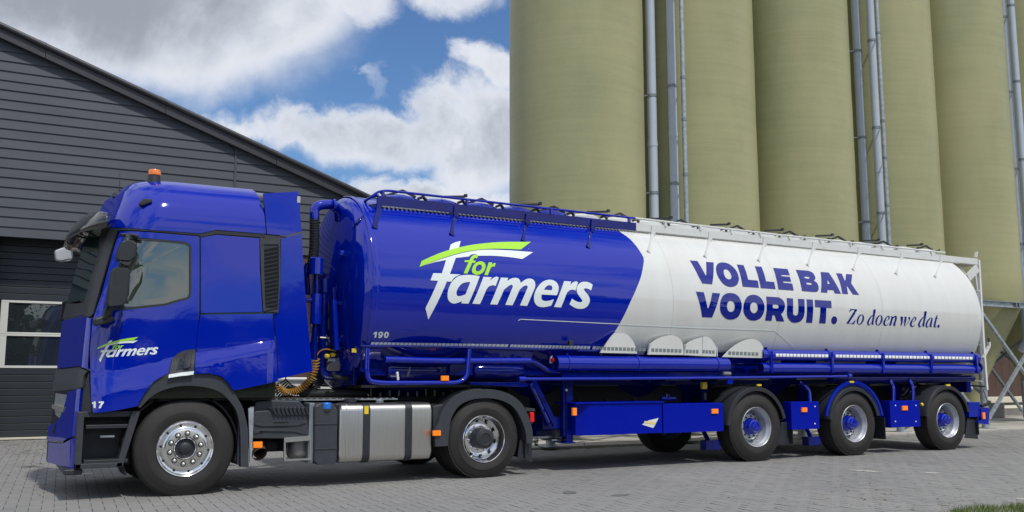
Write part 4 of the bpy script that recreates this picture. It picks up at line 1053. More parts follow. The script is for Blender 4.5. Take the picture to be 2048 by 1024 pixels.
# ---- wheels
def tyre_prof(R, w, y0, rim=.29):
    # outline from the outer bead over the tread to the inner bead; y grows away from the camera
    return [(rim-.005, y0+.030), (rim+.012, y0+.018), (rim+.05, y0+.006), (rim+.10, y0), (R-.13, y0+.002), (R-.122, y0+.006), (R-.085, y0+.009), (R-.078, y0+.014), (R-.045, y0+.022), (R-.022, y0+.034), (R-.006, y0+.052),
            (R, y0+.075), (R, y0+.095), (R-.010, y0+.097), (R-.010, y0+.107), (R, y0+.109), (R, y0+w*.5-.006), (R-.010, y0+w*.5-.004), (R-.010, y0+w*.5+.006), (R, y0+w*.5+.008),
            (R, y0+w-.08), (R-.015, y0+w-.045), (R-.05, y0+w-.02), (rim+.08, y0+w-.0), (rim, y0+w-.03)]
def add_lugs(mb, R, w, y0, x, z, n=64):
    for k in range(n):
        a = 2*math.pi*k/n; ca, sa = math.cos(a), math.sin(a)
        for yy in (y0+.050, y0+w-.085):
            c = V(x+(R-.010)*ca, yy+.015, z+(R-.010)*sa); t = V(-sa, 0, ca); r = V(ca, 0, sa)
            vs = [c+t*i*.018+r*j*.012+V(0, q*.022, 0) for i in (-1,1) for j in (-1,1) for q in (-1,1)]
            mb.add(vs, [(0,1,3,2),(4,6,7,5),(0,4,5,1),(2,3,7,6),(0,2,6,4),(1,5,7,3)])
def wheel(x, R, w, y0, kind, par, z=None, name='wheel'):
    z = z if z else R-.012
    mb = MB().lathe(tyre_prof(R, w, y0), (x, 0, z), 'Y', 96)
    if kind != 'front': add_lugs(mb, R, w, y0, x, z, 72)
    ty = mb.build(name, 'rubber', smooth=32); adopt(ty, par)
    S = lambda o: S_(o, ty)
    C = (x, 0, z)
    if kind == 'front':
        S(MB().lathe([(.30, y0+.034), (.304, y0+.014), (.298, y0+.006), (.288, y0+.012), (.280, y0+.030), (.262, y0+.040), (.244, y0+.040), (.236, y0+.022), (.222, y0+.016), (.20, y0+.014)], C, 'Y', 72).build('rim', 'chrome', smooth=45))
        S(MB().lathe([(.203, y0+.013), (.196, y0+.010), (.128, y0+.010), (.122, y0+.018), (.118, y0+.05)], C, 'Y', 72).build('rim_disc', 'alloy', smooth=30))
        S(MB().lathe([(.119, y0+.012), (.112, y0+.006), (.106, y0+.012), (.104, y0+.06)], C, 'Y', 48).build('hub_ring', 'chrome', smooth=40))
        S(MB().lathe([(.104, y0+.045), (.07, y0+.035), (.062, y0+.012), (.05, y0+.004), (.001, y0+.002)], C, 'Y', 40).build('hub_cap', 'black', smooth=35))
        for k in range(10):
            a = 2*math.pi*(k+.35)/10; c = (x+.165*math.cos(a), 0, z+.165*math.sin(a))
            S(MB().lathe([(.031, y0+.0095), (.031, y0+.006), (.026, y0+.006), (.022, y0+.010)], c, 'Y', 16).build('nut_washer', 'gloss', smooth=30))
            S(MB().lathe([(.021, y0+.010), (.019, y0-.012), (.012, y0-.022), (.001, y0-.025)], c, 'Y', 14).build('wheel_nut', 'chrome', smooth=50))
            a += .3; c = (x+.253*math.cos(a), 0, z+.253*math.sin(a))
            S(MB().lathe([(.014, y0+.037), (.001, y0+.036)], c, 'Y', 12).build('vent_hole', 'dark', smooth=0))
    elif kind == 'drive':
        S(MB().lathe([(.30, y0+.034), (.304, y0+.014), (.297, y0+.006), (.288, y0+.014), (.282, y0+.04), (.262, y0+.055), (.252, y0+.10), (.245, y0+.17), (.232, y0+.185)], C, 'Y', 72).build('rim', 'chrome', smooth=45))
        dc = S(MB().lathe([(.236, y0+.195), (.228, y0+.182), (.215, y0+.174), (.19, y0+.158), (.183, y0+.156), (.115, y0+.156), (.11, y0+.18)], C, 'Y', 72).build('rim_disc', 'chrome', smooth=40))
        S(MB().lathe([(.132, y0+.157), (.128, y0+.0), (.118, y0-.012), (.075, y0-.022), (.068, y0-.014), (.001, y0-.014)], C, 'Y', 48).build('hub', 'black', smooth=35))
        for k in range(10):
            a = 2*math.pi*(k+.2)/10; c = (x+.160*math.cos(a), 0, z+.160*math.sin(a))
            S(MB().lathe([(.018, y0+.156), (.016, y0+.123), (.001, y0+.118)], c, 'Y', 10).build('wheel_nut', 'chrome', smooth=50))
            a += .31; c = (x+.2115*math.cos(a), 0, z+.2115*math.sin(a))
            S(MB().lathe([(.024, y0+.1705), (.001, y0+.1695)], c, 'Y', 14).build('vent_hole', 'dark', smooth=0))
    else:
        S(MB().lathe([(.30, y0+.034), (.305, y0+.014), (.299, y0+.006), (.290, y0+.014), (.283, y0+.045), (.262, y0+.060), (.250, y0+.10), (.243, y0+.20), (.228, y0+.225)], C, 'Y', 72).build('rim', 'silver', smooth=45))
        S(MB().lathe([(.234, y0+.215), (.222, y0+.195), (.19, y0+.16), (.18, y0+.158), (.10, y0+.158)], C, 'Y', 72).build('rim_disc', 'silver', smooth=40))
        S(MB().lathe([(.138, y0+.16), (.132, y0+.135), (.118, y0+.120), (.108, y0+.065), (.085, y0+.052), (.076, y0+.018), (.066, y0+.004), (.001, y0+.0)], C, 'Y', 40).build('hub', 'blue', smooth=30))
        for k in range(10):
            a = 2*math.pi*(k+.3)/10; c = (x+.163*math.cos(a), 0, z+.163*math.sin(a))
            S(MB().lathe([(.015, y0+.158), (.013, y0+.142), (.001, y0+.14)], c, 'Y', 8).build('wheel_nut', 'dark', smooth=50))
            a += .31; c = (x+.200*math.cos(a), 0, z+.200*math.sin(a))
            S(MB().lathe([(.022, y0+.169), (.001, y0+.168)], c, 'Y', 12).build('vent_hole', 'dark', smooth=0))
    return ty
XD = 3.715; X1, X2, X3 = 8.445, 10.62, 13.02
wheel(0.028, .535, .315, .03, 'front', tr, .506); wheel(0.028, .535, .315, 2.16, 'x', tr, .506)
wheel(XD, .505, .30, .02, 'drive', tr); wheel(XD, .505, .30, .345, 'x', tr); wheel(XD, .505, .30, 2.18, 'x', tr)
T(MB().cyl((0, .3, .5), (0, 2.2, .5), .07, 12).cyl((XD, .5, .5), (XD, 2.2, .5), .12, 16).lathe([(.12, 1.0), (.24, 1.15), (.24, 1.35), (.12, 1.5)], (XD, 0, .5), 'Y', 24).build('axle', 'dark'))

# ---- front wheel arch (outer lip in the cab side, liner behind)
arch_o = [(275, 813), (290, 786), (306, 765), (322, 755, 1), (345, 750.5), (400, 748.5, 1), (430, 751, 1), (445, 757, 1), (457, 768, 1), (468, 784), (484, 812), (492, 840, 1), (496, 866, 1), (497, 934)]
arch_i = [(481, 934), (480, 862, 1), (474, 826, 1), (460, 803, 1), (441, 785, 1), (415, 775.5, 1), (376, 771.5, 1), (340, 776, 1), (307, 790, 1), (280, 816)]
ap = curve_pts(arch_o+arch_i, 4)
app = [(P(u, v, Y=.03).x, P(u, v, Y=.03).z) for u, v in ap]
T(MB().prism(app, .02, .12).build('wheel_arch', 'grey', bevel=.008))
def arc_sheet(x, z, r, a0, a1, y0, y1, th, seg=24):
    mb = MB(); prof = [(r, y0), (r+th, y0), (r+th, y1), (r, y1), (r, y0)]
    return mb.lathe(prof, (x, 0, z), 'Y', seg, math.radians(a0), math.radians(a1))
T(arc_sheet(0, .5, .60, -15, 205, .12, .62, .02).build('wheel_liner', 'dark'))
T(MB().box(.60, .66, .08, .5, .30, .92).build('mudguard', 'grey', bevel=.01))
T(MB().prism([(P(497,790,Y=.05).x, .93), (P(507,800,Y=.05).x, .93), (P(507,800,Y=.05).x, .33), (P(500,900,Y=.05).x, .33)], .03, .06).build('mudguard_stay', 'galv', smooth=0))
# ---- steps
sa, sb = P(158, 0+830, Y=.06), P(262, 830, Y=.06)
sx0, sx1 = -1.06, P(277, 818, Y=.06).x
z_b, z_t = .335, .92
stp = T(MB().box(sx0, sx0+.06, .05, .40, z_b, z_t).prism([(P(265,825,Y=.05).x, .92), (sx1+.02, .92), (P(245,938,Y=.05).x+.0, .335), (P(232,938,Y=.05).x, .335)], .05, .40).box(sx0, P(245,938,Y=.05).x, .05, .40, z_b, z_b+.05).box(sx0+.05, sx1-.02, .36, .40, z_b, z_t).box(sx0+.02, sx1-.03, .10, .40, .86, .92).build('step_well', 'grey', bevel=.006))
for v in (852, 922):
    z = P(210, v, Y=.08).z
    S_(MB().box(sx0+.08, P(255, v, Y=.08).x, .055, .30, z-.025, z+.015).build('step_tread', 'black', bevel=.006), stp)
z = P(200, 871, Y=.14).z; S_(MB().box(P(200,871,Y=.14).x, P(228,871,Y=.14).x, .10, .20, z-.02, z+.0).build('step_light', 'galvd', smooth=0), stp)
T(MB().box(-1.05, .65, .42, 2.1, .36, 1.02).build('engine_bay', 'dark', bevel=.05))

# ---- chassis
for y in (.82, 1.60): T(MB().box(.2, 4.55, y, y+.08, .78, 1.03).build('chassis_rail', 'dark', bevel=.01))
for x in (1.5, 2.6, 3.3, 4.4): T(MB().box(x, x+.1, .9, 1.6, .82, .98).build('cross_member', 'dark', smooth=0))
cw = T(MB().box(.80, 2.62, .30, 2.1, 1.00, 1.015).build('catwalk', 'galvd', smooth=0))
for k in range(22): S_(MB().box(.83+k*.082, .86+k*.082, .32, 2.08, 1.015, 1.024).build('tread_rib', 'alloy', smooth=0), cw)
# fifth wheel
fwh = T(MB().lathe([(.45, -.05), (.47, -.03), (.47, .0), (.44, .02), (.08, .02)], (3.55, 1.25, 1.14), 'Z', 40).build('fifth_wheel', 'dark'))
S_(MB().prism([(3.1, 1.03), (4.0, 1.03), (3.8, 1.12), (3.3, 1.12)], .95, 1.55).build('fifth_wheel_mount', 'dark', bevel=.01), fwh)
for k in range(14):
    x = 2.45+k*.13; S_(MB().cyl((x, .80, 1.03), (x, .80, 1.03+random.choice((.05, .08, .11))), .014, 6).build('chassis_bolt', 'galvd'), fwh)
# ---- side equipment
def px_box(u0, v0, u1, v1, Y, d, name, m, par=None, bevel=.02): return bx_at(u0, v0, u1, v1, Y, d, name, m, par, bevel)
bt = poly_at([(507, 826), (512, 822), (560, 820), (616, 822), (617, 872), (612, 878), (504, 877), (500, 872), (503, 840)], .10, .60, 'battery_box', 'grey', None, .02)
poly_at([(512, 803), (540, 800), (600, 802), (617, 822), (512, 824), (505, 826)], .16, .55, 'battery_cover', 'grey', bt, .02)
poly_at([(538, 816), (560, 813), (613, 815), (620, 829), (553, 832)], .08, .06, 'ribbed_lid', 'grey', bt, .01)
for k in range(9):
    a = P(545+8.2*k, 814, Y=.07); b = P(551+8.2*k, 829, Y=.07); S_(MB().bar(a, b, .022, .02).build('lid_rib', 'black', smooth=0), bt)
poly_at([(510, 846), (528, 848), (596, 846), (612, 842), (612, 846), (596, 851), (528, 853), (510, 850)], .085, .05, 'cover_crease', 'grey', bt, .01)
px_box(548, 844, 576, 853, .088, .03, 'grip_recess', 'gloss', bt, .004)
poly_at([(508, 862), (530, 858), (590, 859), (614, 865), (614, 870), (590, 864), (530, 863), (508, 868)], .085, .05, 'cover_crease', 'grey', bt, .01)
px_box(500, 814, 506, 880, .09, .05, 'box_bracket', 'galvd', None, .004)
px_box(507, 884, 525, 895.5, .06, .05, 'side_marker', 'orange', None, .006)
a = P(512, 905, Y=.35); b = P(522, 915, Y=.05)
T(MB().tube([(a.x-.2, .9, .62), (a.x-.05, .5, .56), (a.x+.02, .3, .50), (b.x, .12, .42)], .07, 16, caps=False).tube([(b.x-.01, .14, .43), (b.x, .10, .405)], .085, 16, caps=False).build('exhaust', 'rust'))
fr_ = T(MB().bar(P(568, 880, Y=.09), P(621, 876, Y=.09), .03, .055).bar(P(568, 920, Y=.09), P(621, 918, Y=.09), .03, .022).bar(P(569, 876, Y=.10), P(569, 921, Y=.10), .03, .02).bar(P(620, 874, Y=.10), P(620, 920, Y=.10), .03, .02).build('air_drier_frame', 'steel', smooth=0))
c = P(594, 897, Y=.30); S_(MB().lathe([(.10, .14), (.125, .11), (.13, .02), (.13, -.06), (.11, -.10), (.06, -.13), (.001, -.135)], (c.x, .28, c.z), 'Z', 28).build('air_drier', 'bottle'), fr_)
S_(MB().box(c.x-.20, c.x-.16, .12, .5, .42, .75).build('drier_plate', 'dark', smooth=0), fr_)
T(MB().box(.75, 1.35, .5, 1.6, .45, .72).cyl((1.0, .5, .5), (1.7, .5, .5), .1, 12).build('gearbox', 'dark', bevel=.03))
# adblue tank
ab = poly_at([(629, 812), (640, 806), (668, 806), (676, 822), (675, 920), (672, 929), (634, 930), (628, 924), (629, 870)], .05, .62, 'urea_tank', 'grey', None, .035)
for v in (847, 897): poly_at([(630, v), (675, v-1), (675, v+2.5), (630, v+3.5)], .044, .05, 'tank_rib', 'black', ab, .004)
c = P(654, 817, Y=.06); S_(MB().lathe([(.06, .0), (.062, .055), (.053, .068), (.001, .07)], (c.x, .09, c.z), 'Z', 20).build('filler_cap', 'cyan'), ab)
S_(MB().lathe([(.062, -.03), (.06, .0), (.05, .005)], (c.x, .09, c.z), 'Z', 20).build('filler_neck', 'black'), ab)
px_box(619, 806, 627, 926, .10, .55, 'tank_bracket', 'galvd', None, .01)
# fuel tank
fx0, fx1 = P(678, 860, Y=.05).x, P(865, 860, Y=.05).x; fz0, fz1 = P(770, 922, Y=.1).z, P(770, 806, Y=.12).z
def rr(y0, y1, z0, z1, r, n=6):
    out = []
    for cy, cz, a0 in ((y0+r, z0+r, 180), (y1-r, z0+r, 270), (y1-r, z1-r, 0), (y0+r, z1-r, 90)):
        for k in range(n+1):
            a = math.radians(a0+90*k/n); out.append((cy+r*math.cos(a), cz+r*math.sin(a)))
    return out
rp = rr(.045, .70, fz0, fz1, .09)
rp2 = rr(.075, .67, fz0+.03, fz1-.03, .08)
mb = MB(); secs = [(fx0, rp2), (fx0+.012, rr(.055, .69, fz0+.01, fz1-.01, .09)), (fx0+.03, rp), (fx1-.03, rp), (fx1-.012, rr(.055, .69, fz0+.01, fz1-.01, .09)), (fx1, rp2)]
n = len(rp); vs = [(x, y, z) for x, r in secs for y, z in r]; fs = [(i*n+k, i*n+(k+1) % n, (i+1)*n+(k+1) % n, (i+1)*n+k) for i in range(len(secs)-1) for k in range(n)]+[tuple(range(n-1, -1, -1)), tuple((len(secs)-1)*n+k for k in range(n))]
ft = T(mb.add(vs, fs).build('fuel_tank', 'steel', smooth=30))
def strap(x0, x1, m='black'):
    mb = MB(); r1 = rr(.036, .71, fz0-.008, fz1+.008, .095); n = len(r1); vs = [(x, y, z) for x in (x0, x1) for y, z in r1]+[(x, y, z) for x in (x0, x1) for y, z in rp]
    fs = [(k, (k+1) % n, n+(k+1) % n, n+k) for k in range(n)]+[(k, (k+1) % n, 2*n+(k+1) % n, 2*n+k) for k in range(n)]+[(n+k, n+(k+1) % n, 3*n+(k+1) % n, 3*n+k) for k in range(n)]
    return mb.add(vs, fs).build('strap', m, smooth=30)
for u0, u1 in ((726, 740), (811, 824)):
    S_(strap(P(u0, 860, Y=.04).x, P(u1, 860, Y=.04).x), ft)
S_(strap(fx0+.085, fx0+.10, 'alloy'), ft)
px_box(729, 812, 737, 828, .030, .01, 'warning_label', 'yellow', ft, 0)
c = P(702, 812, Y=.2); S_(MB().lathe([(.07, -.03), (.07, .0), (.085, .005), (.085, .03), (.06, .045), (.001, .05)], (c.x, .24, fz1+.01), 'Z', 24).build('fuel_cap', 'black'), ft)
c = P(765, 812, Y=.2); S_(MB().lathe([(.04, -.03), (.05, .02), (.03, .04), (.001, .045)], (c.x, .30, fz1+.005), 'Z', 16).build('fuel_sender', 'galvd'), ft)
px_box(867, 861.5, 882, 871.5, -.02, .04, 'side_marker', 'orange', None, .006)
# ---- rear fender
fo = [(870, 872), (866, 866), (876, 845), (884, 820), (900, 800, 1), (922, 786, 1), (950, 779.5, 1), (985, 779, 1), (1018, 788, 1), (1042, 806, 1), (1056, 832, 1), (1064, 860, 1), (1065, 887)]
fi = [(1053, 887), (1050, 862, 1), (1040, 835, 1), (1024, 812, 1), (1000, 800, 1), (975, 796.5, 1), (945, 799, 1), (920, 810, 1), (905, 830, 1), (899, 850, 1), (895, 892), (870, 893)]
fp = [(P(u, v, Y=.02).x, P(u, v, Y=.02).z) for u, v in curve_pts(fo+fi, 4)]
fe = T(MB().prism(fp, .01, .07).build('rear_fender', 'grey', bevel=.012))
S_(arc_sheet(XD, .495, .60, -4, 178, .07, .68, .015, 28).build('fender_top', 'grey'), fe)
for k in range(3): S_(arc_sheet(XD, .495, .614, 20, 165, .16+.14*k, .19+.14*k, .014, 28).build('fender_rib', 'grey'), fe)
S_(arc_sheet(XD, .495, .60, -4, 178, 1.82, 2.49, .015, 28).build('fender_top', 'grey'), fe)
poly_at([(866, 812), (888, 808), (893, 823), (888, 850), (872, 872), (867, 866)], .10, .5, 'fender_front', 'grey', fe, .02)
poly_at([(1050, 815), (1070, 817), (1071, 823), (1052, 822)], .04, .25, 'lamp_shelf', 'grey', fe, .008)
px_box(1060, 823, 1066, 848, .05, .18, 'lamp_carrier', 'grey', fe, .008)
bx_at(1061, 825, 1069, 844, .02, .20, 'tail_lamp', 'red', fe, .01)
mf = poly_at([(1040, 880), (1064, 887), (1065, 925), (1055, 921), (1035, 917)], .10, .015, 'mudflap', 'black', None, .003)
T(MB().box(4.34, 4.36, .06, .68, .22, .55).build('mudflap', 'black', bevel=.004))
# ---- hoses between cab and trailer
def coil(path, r, turns, wire, seg=10):
    pts = [Vector(p) for p in path]; n = len(pts)-1; out = []; tot = turns*10
    for k in range(tot+1):
        t = k/tot*n; i = min(int(t), n-1); c = pts[i].lerp(pts[i+1], t-i); d = (pts[i+1]-pts[i]).normalized(); u = d.cross(V(0,1,0)).normalized(); w_ = d.cross(u); a = 2*math.pi*turns*k/tot
        out.append(c+u*r*math.cos(a)+w_*r*math.sin(a))
    return out
p1 = bez(P(556, 772, Y=.9), P(572, 806, Y=.9), P(636, 770, Y=.85), P(632, 716, Y=.8), 24)
T(MB().tube(coil(p1, .042, 26, .009), .0085, 5).build('air_coil', 'coil'))
p2 = bez(P(550, 770, Y=1.0), P(580, 832, Y=1.0), P(660, 790, Y=.95), P(640, 712, Y=.9), 24)
T(MB().tube(coil(p2, .045, 40, .009), .0095, 5).build('electric_coil', 'dark'))
p2 = bez(P(565, 760, Y=1.1), P(590, 800, Y=1.1), P(628, 780, Y=1.1), P(628, 745, Y=1.1), 20)
T(MB().tube(coil(p2, .05, 26, .009), .0095, 5).build('electric_coil', 'dark'))
T(MB().tube(bez(P(553, 780, Y=.95), P(560, 800, Y=.95), P(545, 760, Y=.9), P(548, 740, Y=.9), 10), .012, 6).tube(bez(P(632, 716, Y=.8), P(640, 690, Y=.8), P(660, 700, Y=.7), P(672, 702, Y=.7), 10), .009, 6).build('air_line', 'coil'))
T(MB().tube(rounded([P(600, 787, Y=1.0), P(640, 788, Y=.95), P(735, 787, Y=.8)], .1), .065, 16).build('suction_hose', 'dark'))
#@@
# ================================================================== TRAILER
tl = empty('tank_semitrailer', (8.5, 1.25, 0), 'long blue and white bulk feed tank semitrailer with VOLLE BAK VOORUIT lettering', 'trailer')
def R_(o): adopt(o, tl); return o
def rx(u0, v0, u1, v1, Y, d, name, m, par=None, bevel=.01):
    a = P(u0, v0, Y=Y); b = P(u1, v1, Y=Y)
    o = MB().box(min(a.x, b.x), max(a.x, b.x), Y, Y+d, min(a.z, b.z), max(a.z, b.z)).build(name, m, bevel=bevel)
    return S_(o, par) or o if par else R_(o)
def rpoly(pts, Y, d, name, m, par=None, bevel=.01):
    o = MB().prism([(P(q[0], q[1], Y=Y).x, P(q[0], q[1], Y=Y).z) for q in pts], Y, Y+d).build(name, m, bevel=bevel)
    if par: S_(o, par); return o
    return R_(o)
TY, TZ, RY, RZt = 1.25, 2.41, 1.25, 1.30
XA, XB = 2.24, 14.02
def tk(x, ph, off=0.0):
    n = V(0, -math.cos(ph)/RY, math.sin(ph)/RZt).normalized()
    return V(x, TY-RY*math.cos(ph), TZ+RZt*math.sin(ph))+n*off
def tkpx(u, v):
    d = ray(u, v); cy, cz = CAM.y-TY, CAM.z-TZ
    A = (d.y/RY)**2+(d.z/RZt)**2; B = 2*(d.y*cy/RY**2+d.z*cz/RZt**2); C = (cy/RY)**2+(cz/RZt)**2-1; D = B*B-4*A*C
    t = (-B-math.sqrt(max(D, 0)))/2/A; p = CAM+d*t
    return (p.x, math.atan2((p.z-TZ)/RZt, -(p.y-TY)/RY))
# colour division: picture points solved on the tank
dv = [tkpx(*q) for q in [(1203.2, 705.8), (1218, 681), (1237.3, 650.9), (1259.6, 606.3), (1273, 577), (1281.8, 554.4), (1288.5, 517.3), (1275, 495), (1257.7, 475.7), (1240, 464)]]
dv.sort(key=lambda q: q[1])
def xdiv(ph):
    a = math.pi-ph if ph > math.pi/2 else (-math.pi-ph if ph < -math.pi/2 else ph)
    return interp(a, [q[1] for q in dv], [q[0] for q in dv])
phs = sorted(set([math.radians(-180+360*k/112) for k in range(113)]))
def shell(name, m, xf, xt, cols):
    vs = []; 
    for ph in phs:
        x0, x1 = xf(ph), xt(ph)
        for k in range(cols): vs.append(tk(x0+(x1-x0)*k/(cols-1), ph))
    fs = [(i*cols+j, i*cols+j+1, (i+1)*cols+j+1, (i+1)*cols+j) for i in range(len(phs)-1) for j in range(cols-1)]
    mb = MB(); mb.v = [tuple(v) for v in vs]; mb.f = fs; return mb.build(name, m, smooth=60)
seamX = [4.45, 6.84, 8.97, 11.4]
tb = R_(shell('tank_front', 'blue', lambda p: XA, xdiv, 14)); tw = R_(shell('tank_rear', 'white', xdiv, lambda p: XB, 24))
def ell_lathe(name, prof, m, sgn):
    vs = []; n = len(prof)
    for ph in phs:
        for (k, x) in prof: vs.append((x, TY-RY*k*math.cos(ph), TZ+RZt*k*math.sin(ph)))
    fs = [(i*n+j, i*n+j+1, (i+1)*n+j+1, (i+1)*n+j) for i in range(len(phs)-1) for j in range(n-1)]
    mb = MB(); mb.v = vs; mb.f = fs; return mb.build(name, m, smooth=60)
R_(ell_lathe('front_head', [(1.0, XA), (.996, XA-.06), (.98, XA-.12), (.945, XA-.17), (.90, XA-.20), (.84, XA-.225), (.6, XA-.29), (.3, XA-.33), (.001, XA-.345)], 'blue', 1))
R_(ell_lathe('rear_head', [(1.0, XB), (.998, XB+.06), (.985, XB+.12), (.96, XB+.17), (.92, XB+.20), (.6, XB+.27), (.001, XB+.32)], 'white', 1))
ringp = lambda x, w_, off: [(1.0+off/1.25, x-w_), (1.0+off/1.25, x+w_)]
R_(ell_lathe('front_ring', [(1.0, XA-.10), (1.005, XA-.09), (1.005, XA-.035), (1.0, XA-.025)], 'blue', 1))
for x in seamX:
    vs = [] 
    for ph in phs:
        for dx, o_ in ((-.006, -.001), (-.003, .0025), (.003, .0025), (.006, -.001)): vs.append(tk(x+dx, ph, o_))
    fs = [(i*4+j, i*4+j+1, (i+1)*4+j+1, (i+1)*4+j) for i in range(len(phs)-1) for j in range(3)]
    mb = MB(); mb.v = [tuple(v) for v in vs]; mb.f = fs; R_(mb.build('weld_seam', 'seam' if x > 6.5 else 'blue', smooth=60))
def tpanel(name, pts, m, off=.004, thick=0, holes=(), par=None, n=5, dz=.07, ds=2.0):
    o = panel(name, [tkpx(*q) for q in curve_pts(pts, n)], tk, m, None, off, thick, [[tkpx(*q) for q in curve_pts(h, n)] for h in holes], ds, dz, 0)
    for p in o.data.polygons: p.use_smooth = True
    if par: S_(o, par)
    else: R_(o)
    return o
# ---- lettering traced on the tank skin
F1, F2, F3, F4, F5, F6, F7, F8 = (1376,516,12.047), (1546,530,11.378), (1386,580,12.8), (1526,586,12.8), (1688,610,10.24), (836,480,6.0217), (980,540,9.752), (176,660,6.025)
G = []   # (frame, material, outer, holes)
B_ = 'letb'
G += [(F1, B_, [(40,60),(222,75),(420,420),(436,420),(434,95),(614,108),(606,440),(580,634),(342,614),(250,440)], []),
 (F1, B_, [(672,240,1),(700,160,1),(760,118,1),(850,110,1),(960,135,1),(1080,215,1),(1170,325,1),(1220,470,1),(1215,560,1),(1170,650,1),(1060,695,1),(940,680,1),(830,605,1),(740,480,1),(690,370,1)],
  [[(855,320,1),(875,280,1),(920,275,1),(970,300,1),(1020,370,1),(1045,450,1),(1025,505,1),(975,515,1),(920,490,1),(875,420,1)]]),
 (F1, B_, [(1175,158),(1334,174),(1400,350),(1446,526),(1676,546),(1706,718),(1314,690),(1260,420)], []),
 (F1, B_, [(1608,202),(1766,214),(1830,380),(1876,564),(2070,580),(2108,750),(1750,724),(1690,450)], []),
 (F2, B_, [(0,68),(326,95),(378,236),(190,226,1),(186,240,1),(194,256),(380,272),(408,384),(232,372,1),(226,386,1),(236,404),(434,424),(466,580),(120,556),(70,300)], []),
 (F2, B_, [(516,110),(800,132),(890,170,1),(945,240,1),(960,310,1),(928,360),(990,400,1),(1030,480,1),(1035,550,1),(1010,600,1),(950,615,1),(656,592),(600,330)],
  [[(716,266,1),(710,275,1),(722,300),(736,304),(800,312,1),(828,300,1),(818,276,1),(800,270,1)], [(756,402,1),(752,412,1),(766,438),(778,444),(850,452,1),(880,440,1),(868,414,1),(850,408,1)]]),
 (F2, B_, [(1080,160),(1264,174),(1400,380),(1544,656),(1404,646),(1372,576),(1236,568),(1234,632),(1086,624),(1100,400)], [[(1236,332),(1296,434),(1238,430)]]),
 (F2, B_, [(1432,188),(1560,198),(1626,350),(1646,352),(1658,208),(1798,216),(1776,420),(1870,560),(1956,682),(1814,670),(1690,490),(1672,486),(1704,664),(1576,654),(1520,400)], []),
 (F3, B_, [(74,42),(270,56),(320,240),(370,464),(392,464),(450,280),(492,72),(688,88),(610,380),(486,702),(230,688),(180,400)], []),
 (F3, B_, [(688,420,1),(700,290,1),(750,170,1),(840,95,1),(950,78,1),(1070,100,1),(1170,180,1),(1230,310,1),(1244,440,1),(1215,570,1),(1150,680,1),(1050,738,1),(930,752,1),(820,710,1),(735,620,1),(695,520,1)],
  [[(868,400,1),(885,320,1),(930,280,1),(985,280,1),(1040,320,1),(1064,400,1),(1055,480,1),(1015,545,1),(960,562,1),(905,535,1),(872,470,1)]]),
 (F3, B_, [(1286,460,1),(1305,330,1),(1360,210,1),(1440,140,1),(1545,122,1),(1660,150,1),(1755,230,1),(1815,350,1),(1828,470,1),(1800,600,1),(1730,710,1),(1640,765,1),(1540,782,1),(1420,750,1),(1335,660,1),(1292,560,1)],
  [[(1460,440,1),(1480,360,1),(1525,318,1),(1575,316,1),(1630,355,1),(1652,430,1),(1645,510,1),(1605,575,1),(1550,594,1),(1495,565,1),(1464,500,1)]]),
 (F4, B_, [(80,90),(390,110),(480,160,1),(540,240,1),(560,340,1),(540,430,1),(500,500,1),(456,536),(500,620),(540,728),(340,718),(296,580,1),(280,566,1),(240,564),(216,714),(50,702),(88,450),(92,260)],
  [[(246,292),(350,298,1),(388,316,1),(396,350,1),(380,386,1),(340,396,1),(246,384)]]),
 (F4, B_, [(602,128),(764,142),(768,330),(764,500),(778,552,1),(830,578,1),(880,552,1),(898,500),(904,330),(890,148),(1056,158),(1062,340),(1062,500),(1035,620,1),(960,715,1),(840,758,1),(730,740,1),(650,660,1),(612,560,1),(606,460),(616,300)], []),
 (F4, B_, [(1112,160),(1272,172),(1280,420),(1252,762),(1096,752),(1124,430)], []),
 (F4, B_, [(1320,176),(1740,202),(1752,384),(1616,376),(1614,520),(1594,776),(1432,768),(1462,500),(1466,366),(1332,356)], []),
 (F4, B_, [(1744,700,1),(1760,640,1),(1800,600,1),(1850,604,1),(1885,640,1),(1894,700,1),(1870,760,1),(1820,796,1),(1775,780,1),(1750,745,1)], [])]
def pen(path, w0):
    """variable-width stroke outline: path of (x, y, width)"""
    L_, R = [], []
    for i, (x, y, w_) in enumerate(path):
        a = path[max(i-1, 0)]; b = path[min(i+1, len(path)-1)]; dx, dy = b[0]-a[0], b[1]-a[1]; l = math.hypot(dx, dy) or 1; nx, ny = -dy/l, dx/l
        L_.append((x+nx*w_/2, y+ny*w_/2)); R.append((x-nx*w_/2, y-ny*w_/2))
    return L_+R[::-1]
def smoothpath(p, n=4):
    out = []
    for i in range(len(p)-1):
        a, b, c, d = p[max(i-1,0)], p[i], p[i+1], p[min(i+2, len(p)-1)]
        for k in range(n):
            t = k/n; out.append(tuple(.5*(2*b[j]+(c[j]-a[j])*t+(2*a[j]-5*b[j]+4*c[j]-d[j])*t*t+(3*b[j]-a[j]-3*c[j]+d[j])*t**3) for j in range(3)))
    out.append(tuple(p[-1])); return out
